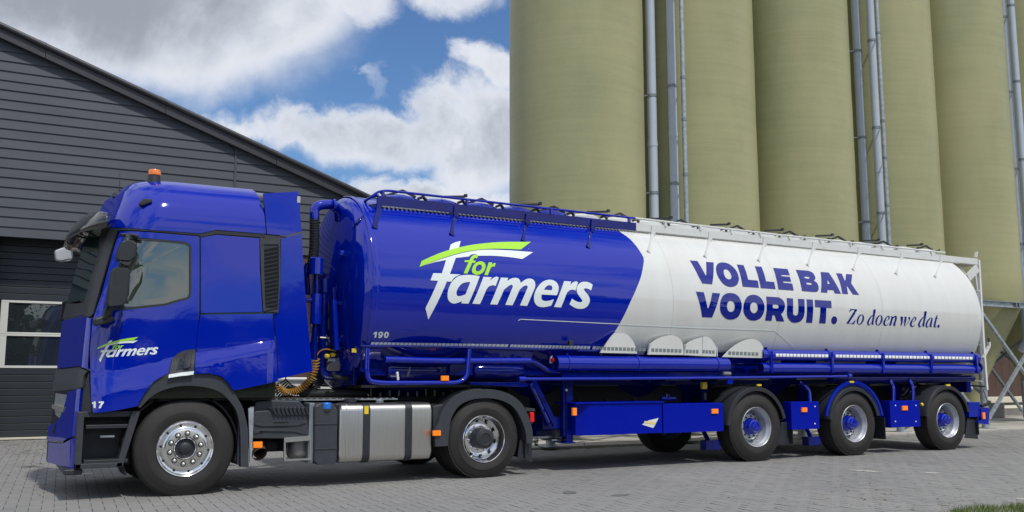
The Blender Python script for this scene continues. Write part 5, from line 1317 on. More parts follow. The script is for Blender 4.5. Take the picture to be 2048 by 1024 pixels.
# "Zo doen we dat." in an italic serif
def o_(cx, cy, rx_, ry_, sl=.28):
    o = []; i_ = []
    for k in range(22):
        a = 2*math.pi*k/22; x, y = math.cos(a), math.sin(a)
        o.append((cx+rx_*x-sl*ry_*y*.75, cy+ry_*y)); 
        i_.append((cx+(rx_*.50)*x-sl*ry_*y*.9, cy+ry_*.90*y))
    return (F5, B_, o, [i_])
ZS = [(F5, B_, [(128,80),(270,90),(264,104),(96,372),(150,376),(190,350),(212,320),(240,296),(206,388),(48,376),(48,366),(216,98),(160,98),(128,124),(104,166),(108,130)], []),
      o_(334,296,72,104), o_(714,312,72,104)]
def d_(x, y):      # bowl and stem of d, baseline left
    return [(F5, B_, pen(smoothpath([(x+124,y-192,6),(x+96,y-186,14),(x+44,y-120,30),(x+14,y-50,36),(x+20,y-8,28),(x+44,y+2,10),(x+84,y-50,5),(x+118,y-130,5)]), 0), []),
            (F5, B_, pen([(x+122,y-296,4),(x+152,y-308,24),(x+156,y-306,36),(x+118,y-100,36),(x+102,y-10,36),(x+112,y-4,14),(x+134,y-22,5)], 0), [])]
def a_(x, y):
    return [(F5, B_, pen(smoothpath([(x+120,y-186,8),(x+92,y-184,14),(x+40,y-120,30),(x+14,y-50,34),(x+18,y-8,26),(x+42,y+0,10),(x+80,y-50,5),(x+110,y-130,5)]), 0), []),
            (F5, B_, pen([(x+132,y-180,30),(x+112,y-90,34),(x+98,y-12,34),(x+110,y-2,12),(x+130,y-22,5)], 0), [])]
def e_(x, y):
    return [(F5, B_, pen(smoothpath([(x+34,y-86,5),(x+90,y-112,7),(x+112,y-150,26),(x+108,y-182,22),(x+86,y-190,12),(x+46,y-140,24),(x+16,y-70,38),(x+18,y-20,34),(x+44,y-2,18),(x+80,y-14,10),(x+104,y-44,4)]), 0), [])]
ZS += d_(474,402)+e_(806,416)
ZS += [(F5, B_, pen([(946,232,4),(978,238,14),(990,240,38),(966,330,38),(940,416,40)], 0), []),
       (F5, B_, pen(smoothpath([(958,350,4),(1000,270,12),(1040,232,26),(1062,252,36),(1050,320,36),(1024,396,38),(1034,420,16),(1058,396,5)]), 0), [])]
ZS += [(F5, B_, pen([(1154,246,4),(1180,240,14),(1186,246,40),(1180,340,34),(1160,426,8)], 0), []), (F5, B_, pen([(1166,424,4),(1210,360,6),(1240,290,6)], 0), []),
       (F5, B_, pen([(1228,246,4),(1252,242,14),(1260,250,40),(1252,340,36),(1230,432,8)], 0), []), (F5, B_, pen(smoothpath([(1236,428,4),(1300,370,7),(1334,310,14),(1336,270,34),(1322,246,26)]), 0), [])]
ZS += e_(1352,438)+d_(1518,440)+a_(1670,450)
ZS += [(F5, B_, pen([(1912,196,3),(1890,250,28),(1862,360,36),(1848,440,36),(1866,456,16),(1894,430,5)], 0), []), (F5, B_, pen([(1850,268,5),(1926,278,8)], 0), []),
       (F5, B_, [(1910,436,1),(1918,412,1),(1938,402,1),(1954,412,1),(1954,438,1),(1936,462,1),(1916,458,1)], [])]
G += ZS
W_ = 'letw'; GR = 'letg'
LOGO = [(F6, GR, [(16,326),(42,255),(150,205,1),(300,145,1),(520,85,1),(740,48,1),(1000,27,1),(1358,25),(1236,117),(1000,108,1),(800,112,1),(600,138,1),(440,175,1),(250,235,1),(100,292,1)], []),
 (F6, W_, [(392,58),(440,32),(512,14),(492,92),(440,110),(372,130)], []),
 (F6, W_, [(70,306),(200,258,1),(330,215,1),(500,166,1),(700,128,1),(850,118,1),(1100,126),(1385,148),(1256,230),(1100,208,1),(900,192,1),(722,192),(712,180),(680,172,1),(640,178,1),(612,200),(452,218),(382,410),(512,416),(440,450,1),(400,502),(346,500),(122,958),(88,820),(240,492),(148,486),(182,400),(286,402),(336,242),(200,268)], []),
 (F6, W_, [(742,436),(606,766),(518,762),(528,736),(470,758,1),(420,764,1),(374,736,1),(354,680,1),(366,590,1),(410,500,1),(480,440,1),(560,422,1),(660,424,1)], [[(628,506),(590,508,1),(530,525,1),(480,580,1),(460,640,1),(474,672,1),(510,674,1),(570,655)]]),
 (F6, W_, [(786,444),(888,450),(862,492),(910,455,1),(950,442,1),(970,456),(932,554),(900,546,1),(850,562,1),(820,600),(744,772),(652,766)], []),
 (F7, W_, [(210,148),(350,155),(334,216),(400,172,1),(480,154,1),(550,168,1),(584,210,1),(594,252),(660,205,1),(730,172,1),(810,175,1),(866,220,1),(880,300,1),(862,370,1),(722,700),(582,690),(728,350,1),(730,318,1),(700,302,1),(650,318,1),(575,385),(436,688),(296,680),(436,340,1),(440,310,1),(420,288,1),(360,312,1),(270,385),(140,676),(0,668)], []),
 (F7, W_, [(1004,478),(1300,494),(1330,400,1),(1335,330,1),(1300,250,1),(1230,202,1),(1130,192,1),(1020,235,1),(930,330,1),(870,450,1),(855,570,1),(885,660,1),(950,712,1),(1040,724,1),(1130,710,1),(1192,692),(1244,570),(1150,598,1),(1060,604,1),(1010,575,1),(998,530,1)], [[(1050,386),(1200,396),(1212,340,1),(1190,306,1),(1140,298,1),(1090,325,1)]]),
 (F7, W_, [(1442,216),(1582,226),(1558,294),(1620,240,1),(1680,224,1),(1714,244),(1662,402),(1620,385,1),(1560,392,1),(1508,430,1),(1490,460),(1382,730),(1246,720)], []),
 (F7, W_, [(2000,290),(1968,398),(1900,365,1),(1850,358,1),(1828,380,1),(1850,420,1),(1910,490,1),(1942,570,1),(1925,660,1),(1860,735,1),(1760,758,1),(1650,735,1),(1546,668),(1594,558),(1660,600,1),(1740,628,1),(1790,616,1),(1795,590,1),(1760,540,1),(1700,450,1),(1686,370,1),(1710,295,1),(1780,240,1),(1870,232,1),(1950,255,1)], []),
 (F6, GR, [(546,402),(606,268),(556,268),(562,246),(616,246),(640,205,1),(672,182,1),(705,182,1),(720,192),(706,226),(690,218,1),(670,226,1),(660,248),(694,254),(684,278),(650,276),(592,406)], []),
 (F6, GR, [(648,360,1),(665,310,1),(700,275,1),(750,258,1),(795,275,1),(812,310,1),(800,360,1),(770,400,1),(720,420,1),(675,412,1),(650,390,1)], [[(692,345,1),(705,315,1),(735,298,1),(760,305,1),(768,330,1),(755,360,1),(725,378,1),(698,370,1)]]),
 (F6, GR, [(850,270),(894,274),(882,302),(915,280,1),(934,280),(920,326),(890,322,1),(870,345),(838,426),(796,422)], [])]
def lettering(name, glyphs, fn, surf, adoptf, offs, dz=.07, ds=2.0):
    groups = {}
    for gi, (fr, m, out, holes) in enumerate(glyphs):
        o = panel(name, [fn(*q) for q in curve_pts(conv(out, fr), 5)], surf, m, None, offs+.0004*(gi % 5)+(.0016 if m == 'letg' else 0), 0, [[fn(*q) for q in curve_pts(conv(h, fr), 5)] for h in holes], ds, dz, 0)
        for p in o.data.polygons: p.use_smooth = True
        adoptf(o)
lettering('letter', G, tkpx, tk, lambda o: S_(o, tw), .004)
lettering('logo_letter', LOGO, tkpx, tk, lambda o: S_(o, tb), .004)
# small logo on the cab door: same drawing in flat units, fitted to four marks on the door
flat_ = lambda u, v: (lambda q: (q[0], q[1]*1.27))(tkpx(u, v))
src = [flat_(839, 532), flat_(856, 639), flat_(1184, 588), flat_(1062, 484.5)]
dst = [cabpx(*q) for q in ((195.6, 696.5), (201.4, 725.6), (315.6, 699.5), (276.4, 675.3))]
A_ = np.array([[x, y, 1] for x, y in src]); sol, *_r = np.linalg.lstsq(A_, np.array(dst), rcond=None)
def todoor(u, v):
    x, y = flat_(u, v); r = np.array([x, y, 1])@sol; return (float(r[0]), float(r[1]))
lettering('logo_letter', LOGO, todoor, cab, lambda o: S_(o, dr), .0145, .3, .3)
N17 = [(F8, W_, [(96,862),(100,940),(76,940),(78,888),(60,888),(60,876),(76,872),(86,860)], []), (F8, W_, [(134,860),(194,860),(192,878),(172,905),(158,942),(132,942),(146,906),(166,880),(132,880)], [])]
N17[0] = (F8, W_, [(86,860),(104,860),(104,940),(78,940),(78,890),(60,890),(60,874),(76,872)], [])
lettering('number', N17, cabpx, cab, lambda o: S_(o, dr), .0155, .3, .3)
F9 = (600, 520, 5.12)
N190 = [(F9, W_, [(768,735),(790,735),(778,795),(760,795),(768,758),(750,762),(752,748)], []),
 (F9, W_, [(802,762,1),(808,742,1),(825,733,1),(845,738,1),(850,755,1),(843,778,1),(828,795,1),(808,797,1),(798,786),(812,780),(822,782,1),(830,774),(815,780,1)], [[(818,758,1),(822,747,1),(832,746,1),(834,756,1),(828,766,1),(820,766,1)]]),
 (F9, W_, [(858,766,1),(866,744,1),(884,733,1),(902,740,1),(908,758,1),(900,784,1),(882,797,1),(864,792,1)], [[(876,768,1),(880,752,1),(888,746,1),(892,754,1),(888,774,1),(880,783,1)]])]
lettering('number', N190, tkpx, tk, lambda o: S_(o, tb), .004)
# thin pin line round the lower tank
def line_on(pts, wpx, m, par):
    for a, b in zip(pts[:-1], pts[1:]):
        dx, dy = b[0]-a[0], b[1]-a[1]; l = math.hypot(dx, dy); nx, ny = -dy/l*wpx/2, dx/l*wpx/2
        tpanel('pin_line', [(a[0]+nx, a[1]+ny), (b[0]+nx, b[1]+ny), (b[0]-nx, b[1]-ny), (a[0]-nx, a[1]-ny)], m, .005, 0, (), par, 1)
line_on([(1036, 641), (1041, 638.3), (1239, 648)], 1.4, 'letw', tb); line_on([(1241, 648.3), (1400, 655.5), (1549, 660.5), (1590, 694)], 1.9, 'letw', tw)
# reflective tape squares
def tape(u0, v0, u1, v1, n, h, m, par, name='tape_square', sl=-2):
    for k in range(n):
        a = k/n; b = (k+.86)/n; ua, ub = u0+(u1-u0)*a, u0+(u1-u0)*b; ya, yb = v0+(v1-v0)*a, v0+(v1-v0)*b
        tpanel(name, [(ua-sl*.0, ya), (ub, yb), (ub+sl, yb+h), (ua+sl, ya+h)], m, .004, 0, (), par, 1)
tape(734, 684.0, 1018, 688.4, 34, 6.3, 'tape', tb); tape(1021, 688.8, 1182, 692.0, 23, 6.0, 'tape', tb); tape(1186, 692.2, 1208, 693, 3, 6.5, 'tape', tb)
tpanel('painted_skirt', [(1203.5, 706), (1298, 709.5), (1400, 712.5), (1532, 717), (1532, 737), (1203, 728)], 'blue', .006, 0, (), tw, 1)
# ---- lower rail and hopper fairings
R_(MB().tube([P(720, 692.5, Y=.20), P(960, 696, Y=.20), P(1200, 702.5, Y=.20)], .022, 8).build('lower_rail', 'blue2'))
def fairpx(Y0, pts): return [P(u, v, Y=Y0) for u, v in pts]
def fairing(pts, sq, Y=.045, m='white', nsq=0, rib=None):
    c = curve_pts(pts, 5); pl_ = [(P(u, v, Y=Y).x, P(u, v, Y=Y).z) for u, v in c]
    mxz = max(p[1] for p in pl_); mnz = min(p[1] for p in pl_)
    def sf(a, b, off): return V(a, Y-off+.02*(1-max(0, (b-mnz)/(mxz-mnz))), b)
    o = R_(panel('hopper_fairing', pl_, sf, m, None, 0, .03, (), .2, .05, 30))
    for k in range(nsq):
        a0 = k/nsq; a1 = (k+.72)/nsq; u0, v0, u1, v1 = sq
        pts_ = [(u0+(u1-u0)*a0, v0+(v1-v0)*a0), (u0+(u1-u0)*a1, v0+(v1-v0)*a1), (u0+(u1-u0)*a1, v0+(v1-v0)*a1+6.5), (u0+(u1-u0)*a0, v0+(v1-v0)*a0+6.5)]
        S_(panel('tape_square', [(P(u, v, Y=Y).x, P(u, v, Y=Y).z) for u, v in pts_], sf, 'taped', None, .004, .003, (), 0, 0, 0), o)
    return o
fairing([(1203, 705.5), (1229, 667, 1), (1240, 665.3, 1), (1252, 668, 1), (1262, 676, 1), (1270, 688, 1), (1276, 707)], (1208, 693.5, 1294, 696), m='white', nsq=11)
fairing([(1298, 709), (1302, 688), (1318, 677, 1), (1336, 671, 1), (1348, 671, 1), (1358, 676, 1), (1366, 686, 1), (1369, 710)], (1304, 696.5, 1366, 698.5), nsq=8)
fairing([(1370, 710), (1373, 690), (1385, 681, 1), (1405, 674.5), (1406, 712)], (1373, 699, 1400, 700), nsq=4)
fairing([(1406.5, 712), (1406, 674), (1413, 673, 1), (1422, 678, 1), (1430, 688, 1), (1434, 696), (1434, 713)], (1406, 699.5, 1432, 701), nsq=4)
fairing([(1448, 714), (1462, 699, 1), (1478, 687, 1), (1496, 679, 1), (1508, 678, 1), (1520, 684, 1), (1527, 694), (1527, 716)], (1458, 702.5, 1520, 705), nsq=8)
for u, v0, v1 in ((1300, 687, 710), (1369.5, 689, 711), (1434.5, 693, 713)): rx(u-1, v0, u+1, v1, .10, .03, 'fairing_flange', 'white', None, .002)
# blue hopper cones hanging under the tank
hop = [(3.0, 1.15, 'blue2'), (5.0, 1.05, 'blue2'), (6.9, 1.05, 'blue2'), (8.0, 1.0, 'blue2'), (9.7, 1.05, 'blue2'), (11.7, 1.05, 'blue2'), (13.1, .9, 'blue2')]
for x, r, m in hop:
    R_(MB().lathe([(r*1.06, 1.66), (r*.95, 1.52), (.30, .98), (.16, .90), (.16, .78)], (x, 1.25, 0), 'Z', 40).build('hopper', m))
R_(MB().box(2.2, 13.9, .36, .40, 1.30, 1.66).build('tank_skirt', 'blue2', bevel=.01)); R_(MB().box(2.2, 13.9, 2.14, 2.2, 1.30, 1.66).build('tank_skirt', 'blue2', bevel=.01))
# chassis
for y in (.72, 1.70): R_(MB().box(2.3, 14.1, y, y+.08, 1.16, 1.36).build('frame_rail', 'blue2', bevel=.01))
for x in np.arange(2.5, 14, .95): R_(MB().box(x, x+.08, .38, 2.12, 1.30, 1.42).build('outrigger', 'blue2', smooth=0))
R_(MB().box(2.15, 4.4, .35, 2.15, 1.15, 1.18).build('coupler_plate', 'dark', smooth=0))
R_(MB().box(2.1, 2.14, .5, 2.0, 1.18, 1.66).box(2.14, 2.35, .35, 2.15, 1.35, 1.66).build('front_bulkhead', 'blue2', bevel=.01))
# added dark centre boxes keep the underside dark, with far-side locker and guards
R_(MB().box(4.55, 4.95, .95, 1.75, .62, 1.30).build('front_dark_blocker', 'dark', bevel=.03))
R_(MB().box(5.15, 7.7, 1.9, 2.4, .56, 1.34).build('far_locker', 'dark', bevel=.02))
R_(MB().box(5.1, 7.75, .95, 1.6, .62, 1.30).build('middle_dark_blocker', 'dark', bevel=.03))
R_(MB().box(7.75, 13.6, 1.15, 1.40, .62, 1.30).build('rear_dark_blocker', 'dark', bevel=.03))
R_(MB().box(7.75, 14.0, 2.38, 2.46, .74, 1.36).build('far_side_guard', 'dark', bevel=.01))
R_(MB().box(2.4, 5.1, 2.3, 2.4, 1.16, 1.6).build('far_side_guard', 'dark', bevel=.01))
# discharge pipework low down
R_(MB().cyl((2.0, .85, 1.30), (4.6, .85, 1.30), .06, 16).tube(rounded([(2.0, .85, 1.30), (1.8, .85, 1.30), (1.8, .85, 1.7), (1.8, .85, 2.4)], .2), .06, 14).build('blower_pipe', 'blue2'))
R_(MB().tube(rounded([P(666, 745, Y=.7), P(668, 754, Y=.7), P(690, 757, Y=.7), P(730, 757, Y=.7)], .05), .03, 10).build('pipe_bracket', 'dark'))
R_(MB().tube([P(770, 719, Y=.12), P(900, 722, Y=.12), P(1060, 721.5, Y=.12)], .042, 14).build('cross_pipe', 'blue'))
R_(MB().tube(rounded([P(1058, 722, Y=.14), P(1075, 728, Y=.14), P(1095, 742, Y=.14), P(1125, 748, Y=.16), P(1200, 750, Y=.18)], .2), .035, 10).build('drain_hose', 'blue2'))
for u in (785, 812, 853, 873, 980, 1010, 1035): rx(u-2, 697, u+2, 716, .3, .02, 'hanger', 'blue2', None, .002)
for u0, u1 in ((778, 893), (952, 1056)):
    a, b = P(u0, 742, Y=.25), P(u1, 742, Y=.25)
    R_(MB().lathe([(.001, a.x), (.09, a.x+.02), (.115, a.x+.06), (.115, b.x-.06), (.09, b.x-.02), (.001, b.x)], (0, .40, a.z), 'X', 28).build('air_tank', 'blue2'))
gd_ = R_(MB().tube(rounded([P(735, 696, Y=.06), P(733.5, 745, Y=.06), P(738, 762, Y=.06), P(765, 766, Y=.06), P(915, 765.5, Y=.06), P(934, 755, Y=.06), P(939, 698, Y=.06)], .16, 8), .029, 14).build('pipe_guard', 'blue'))
bx = rx(883, 751.5, 898, 761.5, .02, .03, 'side_marker', 'orange', gd_, .005)
rpoly([(793, 745), (797, 743), (799, 760), (795, 761)], .05, .03, 'valve_handle', 'white2', gd_, .006)
rpoly([(815, 748), (821, 733), (821, 742), (817, 753), (813, 754)], .06, .03, 'valve_handle', 'grey', gd_, .004)
rpoly([(940, 764), (1048, 765), (1056, 768), (1056, 773), (1040, 774), (940, 769)], .30, .05, 'step_plate', 'blue', None, .004)
R_(MB().cyl(P(1060, 768, Y=.2), P(1096, 845, Y=.2), .03, 8).bar(P(1066, 762, Y=.25), P(1110, 850, Y=.25), .05, .07).build('leg_stay', 'blue2', smooth=0))
# ---- long side rail
sr = R_(MB().tube([P(1037, 758, Y=.03), P(1220, 757.5, Y=.03), P(1460, 755.5, Y=.03), P(1700, 752.5, Y=.03)], .022, 12).build('side_rail', 'blue'))
S_(MB().cyl(P(1037, 758, Y=.03), P(1050, 758, Y=.03), .036, 14).build('rail_end', 'blue'), sr); S_(MB().cyl(P(1695, 752, Y=.03), P(1701, 752, Y=.03), .04, 14).build('rail_end', 'blue'), sr)
rx(1456, 756, 1466, 768, .02, .04, 'rail_bracket', 'blue', sr, .004)
R_(MB().bar(P(1110, 750, Y=.3), P(1640, 750, Y=.3), .06, .07).build('frame_side', 'blue2', smooth=0))
# ---- hose carrier tubes
def carrier(u0, v0, u1, v1, r, Y, clamps, capend=True, open_start=True):
    a = P(u0, v0, Y=Y); b = P(u1, v1, Y=Y); z = (a.z+b.z)/2
    o = R_(MB().lathe([(r*.9, a.x+.15), (r*.93, a.x), (r, a.x), (r, b.x), (r*.5, b.x+.005), (.001, b.x+.006)], (0, Y+r, z), 'X', 36).build('hose_tube', 'blue', smooth=40))
    S_(MB().lathe([(r*.92, a.x+.02), (.001, a.x+.03)], (0, Y+r, z), 'X', 24).build('tube_plug', 'blue2'), o)
    S_(MB().box(a.x+.0, a.x+.012, Y+r-.012, Y+r+.012, z-r*.8, z+r*.8).build('tube_bar', 'blue2', smooth=0), o)
    for u in clamps:
        x = P(u, v0, Y=Y).x
        S_(MB().lathe([(r, x-.02), (r+.010, x-.02), (r+.010, x+.02), (r, x+.02)], (0, Y+r, z), 'X', 36).build('clamp', 'blue', smooth=30), o)
        S_(MB().box(x-.015, x+.015, Y+r-.02, Y+r+.02, z+r+.006, z+r+.032).build('clamp_bolt', 'galvd' if Y > 5 else 'blue2', bevel=.004), o)
    return o, a.x, b.x, z
o1, ax_, bx_, z1c = carrier(1118, 724.5, 1462, 731, .108, .02, [1142, 1281, 1440])
S_(MB().box(ax_+.1, bx_-.1, .10, .16, z1c-.22, z1c-.12).build('tube_shelf', 'blue2', smooth=0), o1)
R_(MB().tube([P(1140, 746, Y=.2), P(1460, 747.5, Y=.2)], .03, 10).build('shelf_pipe', 'galvd'))
zc1 = P(1740, 0+713, Y=.05).z; 
oU, ax2, bx2, zu = carrier(1528, 706, 1962, 719, .088, .02, [1540, 1661, 1763, 1860, 1953])
oL, ax3, bx3, zl_ = carrier(1528, 733.5, 1962, 741, .088, .02, [])
for u in (1543, 1664, 1766, 1862, 1953):
    x = P(u, 720, Y=.02).x; S_(MB().box(x-.022, x+.022, .0, .05, zl_-.07, zu+.06).build('carrier_plate', 'blue', bevel=.006), oU)
for k in range(56):
    u = 1551+(1945-1551)*k/56; 
    if any(abs(u+3-c) < 5 for c in (1664, 1766, 1862)): continue
    xa = P(u, 712, Y=.03).x; xb = P(u+(1945-1551)/56*.82, 712, Y=.03).x
    def ang(t): return V(0, .108-.0895*math.cos(t), zu+.0895*math.sin(t))
    vs = [(x, ang(t).y-.001, ang(t).z) for x in (xa, xb) for t in (-.32, -.05, .22)]
    S_(MB().add(vs, [(0,3,4,1),(1,4,5,2)]).build('tape_square', 'tape', smooth=0), oU)
S_(MB().lathe([(.088, bx2), (.10, bx2+.005), (.10, bx2+.03), (.06, bx2+.04), (.055, bx2+.08), (.001, bx2+.085)], (0, .108, zl_+.04), 'X', 20).build('end_coupling', 'blue2'), oL)
R_(MB().cyl(P(1660, 757, Y=.22), P(1945, 756.5, Y=.22), .065, 16).build('rear_hose_tube', 'blue2'))
# ---- lockers
lk = R_(MB().prism([(P(1155,838,Y=.09).x, .14), (P(1181,838,Y=.02).x, .03), (P(1325,838,Y=.02).x, .03), (P(1325,838,Y=.02).x, .52), (P(1155,838,Y=.09).x, .52)], P(1250,868.5,Y=.03).z, P(1250,807.5,Y=.03).z, 'XY').build('locker', 'satin', bevel=.005))
zt_l = P(1250, 807, Y=.03).z
S_(MB().box(P(1150,806,Y=.03).x, P(1327,806,Y=.03).x, .01, .56, zt_l, zt_l+.022).build('locker_lid', 'satin', bevel=.005), lk)
for u in (1160, 1215, 1270): S_(MB().box(P(u,800,Y=.5).x-.03, P(u,800,Y=.5).x+.03, .50, .56, zt_l+.022, zt_l+.05).build('hinge', 'dark', smooth=0), lk)
l2 = R_(MB().box(P(1326.5,838,Y=.035).x, P(1447,838,Y=.035).x, .035, .50, P(1390,864.5,Y=.03).z, P(1390,807,Y=.03).z).build('locker', 'satin', bevel=.005))
S_(MB().prism([(P(*q, Y=.027).x, P(*q, Y=.027).z) for q in ((1284, 849), (1297, 841), (1317, 836), (1309, 852), (1306, 856))], .025, .029).build('sticker', 'sticker', smooth=0), lk)
S_(MB().prism([(P(*q, Y=.0235).x, P(*q, Y=.0235).z) for q in ((1289, 842), (1312, 844), (1311, 849), (1288, 846))], .0215, .0248).build('sticker', mat('yellow_sticker', (.75, .60, .25), .5), smooth=0), lk)
rx(1146, 816, 1154, 831, .0, .04, 'side_marker', 'orange', None, .005)
rx(1424.5, 818, 1437, 827, .01, .028, 'side_marker', 'orange', l2, .004)
for (u0, v0, u1, v1, lu, lv_, Yb) in ((1582, 804, 1639.5, 857.5, 1610, 819.5, .02), (1779.5, 802, 1841.5, 853, 1811, 816, .0)):
    bxp = rx(u0, v0, u1, v1, Yb, .18, 'valve_box', 'satin', None, .005)
    rx(lu-5.5, lv_-4.2, lu+5, lv_+4.5, Yb-.025, .03, 'side_marker', 'orange', bxp, .004)
    for uu_ in (u0+11, u1-10):
        for vv_ in (v0+9, v1-10):
            if u0 < 1600 and uu_ < 1610: continue
            c = P(uu_, vv_, Y=Yb); S_(MB().lathe([(.012, 0), (.012, -.008), (.001, -.012)], (c.x, c.y, c.z), 'Y', 8).build('bolt', 'letw'), bxp)
for u in (1779, 1818):
    R_(MB().tube(rounded([P(u-6, 748, Y=.25), P(u+2, 762, Y=.15), P(u+8, 775, Y=.12), P(u+8, 803, Y=.12)], .12), .032, 10).build('box_stay', 'blue'))
R_(MB().tube(rounded([P(1600, 764, Y=.3), P(1618, 778, Y=.2), P(1620, 805, Y=.16)], .12), .03, 10).build('box_stay', 'blue'))
# ---- landing leg
lg = R_(MB().box(P(1133,800,Y=.25).x, P(1146,800,Y=.25).x, .25, .39, P(1140,884,Y=.25).z, 1.35).build('landing_leg', 'blue2', bevel=.008))
xl0 = P(1124,800,Y=.30).x; xl1 = P(1134,800,Y=.30).x
S_(MB().box(xl0, xl1, .27, .36, .46, 1.3).build('leg_inner', 'blue2', bevel=.006), lg)
zf = P(1135, 886, Y=.28).z
S_(MB().box(P(1128,886,Y=.2).x, P(1150,886,Y=.2).x, .18, .48, zf, zf+.018).build('foot_plate', 'blue2', bevel=.004), lg)
S_(MB().box(P(1110,880,Y=.5).x, P(1124,880,Y=.5).x, .5, .6, .44, .58).box(P(1098,886,Y=.5).x, P(1136,886,Y=.5).x, .42, .72, .40, .42).build('foot_post', 'galvd', bevel=.004), lg)
S_(MB().cyl(P(1133, 780, Y=.22), P(1133, 780, Y=.10), .018, 10).build('crank_stub', 'galvd'), lg)
R_(MB().box(P(1085,0+845,Y=.35).x, P(1126,845,Y=.35).x, .35, .55, P(1100,859,Y=.35).z, P(1100,832,Y=.35).z).build('leg_gearbox', 'blue2', bevel=.015))
R_(MB().box(P(1060,870,Y=.9).x, P(1135,870,Y=.9).x, .9, 1.0, P(1100,872,Y=.9).z, P(1100,846,Y=.9).z).build('cross_beam', 'blue2', smooth=0))
R_(MB().box(4.95, 5.09, 2.1, 2.24, .45, 1.35).build('landing_leg', 'blue2', bevel=.008))
c = P(1105, 720, Y=.2); R_(MB().lathe([(.03, 0), (.03, -.05), (.001, -.055)], (c.x, .2, c.z), 'Y', 14).build('red_valve_knob', 'red'))
rx(1102, 711, 1111, 727, .22, .05, 'valve_plate', 'letw', None, .006)
wl_ = rx(1139, 681, 1147.5, 691, .05, .06, 'work_lamp', 'black', None, .01)
# ---- wheels, fenders, flaps
for x in (X1, X2, X3):
    wheel(x, .53, .385, .03, 'trailer', tl, .52); wheel(x, .53, .385, 2.10, 'x', tl, .52)
    R_(MB().cyl((x, .4, .52), (x, 2.1, .52), .075, 14).box(x-.1, x+.1, .6, .85, .45, .62).build('axle', 'blue2'))
    R_(MB().cyl((x+.35, .75, .75), (x+.35, .75, 1.15), .13, 18).build('air_spring', 'dark'))
    R_(MB().bar((x-.45, .75, 1.15), (x-.45, .75, .7), .1, .12).bar((x-.45, .72, .62), (x+.40, .72, .60), .08, .05).build('suspension_arm', 'blue2', smooth=0))
def fender(x, r, a0, a1, m='black', y0=.03, y1=.46):
    z = .52
    prof = [(r-.05, y0-.015), (r+.005, y0-.018), (r+.018, y0+.0), (r+.018, y1), (r+.004, y1), (r+.004, y0+.01), (r-.05, y0+.0)]
    return R_(MB().lathe(prof, (x, 0, z), 'Y', 32, math.radians(a0), math.radians(a1)).build('fender', m, smooth=40))
f1 = fender(X1, .60, 12, 176); f2 = fender(X2, .59, 12, 172); f3 = fender(X3, .60, 14, 172)
R_(MB().lathe([(.66, .02), (.70, .02), (.70, .05), (.66, .05), (.66, .02)], (X2, 0, .52), 'Y', 28, math.radians(10), math.radians(168)).lathe([(.63, .035), (.69, .035), (.69, .05), (.63, .05)], (X2, 0, .52), 'Y', 28, math.radians(10), math.radians(168)).build('fender_surround', 'blue', smooth=30))
for u, v in ((1519, 770), (1704, 763.5), (1897, 770)): rx(u-4, v-1.5, u+4, v+2, .005, .03, 'date_tag', 'yellow', None, 0)
rpoly([(1563, 845), (1580, 843), (1582, 889), (1563, 890), (1556, 886)], .12, .015, 'mudflap', 'black')
R_(MB().box(P(1581,860,Y=.1).x-.01, P(1581,860,Y=.1).x+.005, .05, .42, .24, .55).build('mudflap', 'black', bevel=.003))
R_(MB().box(P(1766,860,Y=.1).x-.01, P(1766,860,Y=.1).x+.005, .05, .42, .24, .6).build('mudflap', 'black', bevel=.003))
rpoly([(1935, 836), (1950, 839), (1957, 878), (1930, 876)], .10, .015, 'mudflap', 'black')
R_(MB().box(P(1953,860,Y=.1).x-.01, P(1953,860,Y=.1).x+.005, .05, .42, .24, .55).build('mudflap', 'black', bevel=.003))
for (u0, v0, u1, v1) in ((1412, 881, 1442, 899), (1617, 874, 1643, 890)):
    rx(u0, v0, u1, v1, .22, .14, 'jack_pad', 'blue2', None, .006)
    R_(MB().bar(P(u0+4, v0, Y=.35), P(u0-10, v0-30, Y=.45), .05, .05).build('jack_stay', 'blue2', smooth=0))
R_(MB().box(P(1340,880,Y=1.0).x, P(1440,880,Y=1.0).x, 1.0, 1.1, .42, .60).build('cross_beam', 'blue2', smooth=0))
# yellow bottle and bits behind the locker
rx(1405, 764, 1415, 778, .30, .06, 'oil_bottle', 'yellow', None, .01); rx(1408, 785, 1414, 800, .30, .06, 'oil_bottle', 'black', None, .01)
pu = R_(MB().cyl(P(1335, 800, Y=.3), P(1335, 788, Y=.3), .035, 10).cyl(P(1322, 797, Y=.3), P(1350, 797, Y=.3), .03, 10).build('valve_block', 'blue2'))
c = P(1846, 809, Y=.02); R_(MB().lathe([(.028, 0), (.028, -.02), (.018, -.03), (.001, -.03)], (c.x, .05, c.z), 'Y', 14).build('yellow_cap', 'yellow'))
# ---- rear end
zr1 = P(1955, 804, Y=.05).z
R_(MB().box(P(1938,820,Y=.06).x, P(1961,820,Y=.06).x, .06, .30, P(1950,834,Y=.06).z, zr1).build('rear_box', 'blue', bevel=.006))
R_(MB().prism([(P(*q, Y=.02).x, P(*q, Y=.02).z) for q in ((1964, 816), (1977, 815), (1980, 818), (1978, 846), (1982, 849), (1965, 848), (1958, 846), (1958, 842), (1964, 841))], .02, 2.48).build('rear_bumper', 'blue', bevel=.01))
rx(1966, 825, 1971.5, 838, .0, .03, 'side_marker', 'orange', None, .005)
R_(MB().tube([P(1962, 812, Y=.06), P(1975, 808, Y=.06), P(1979, 803, Y=.06)], .03, 10).tube([P(1976, 808, Y=.10), P(1972, 795, Y=.2), P(1966, 778, Y=.5)], .008, 6).build('rear_cable', 'dark'))
R_(MB().box(14.05, 14.18, .35, 2.15, 1.0, 1.30).build('rear_frame', 'blue2', smooth=0))
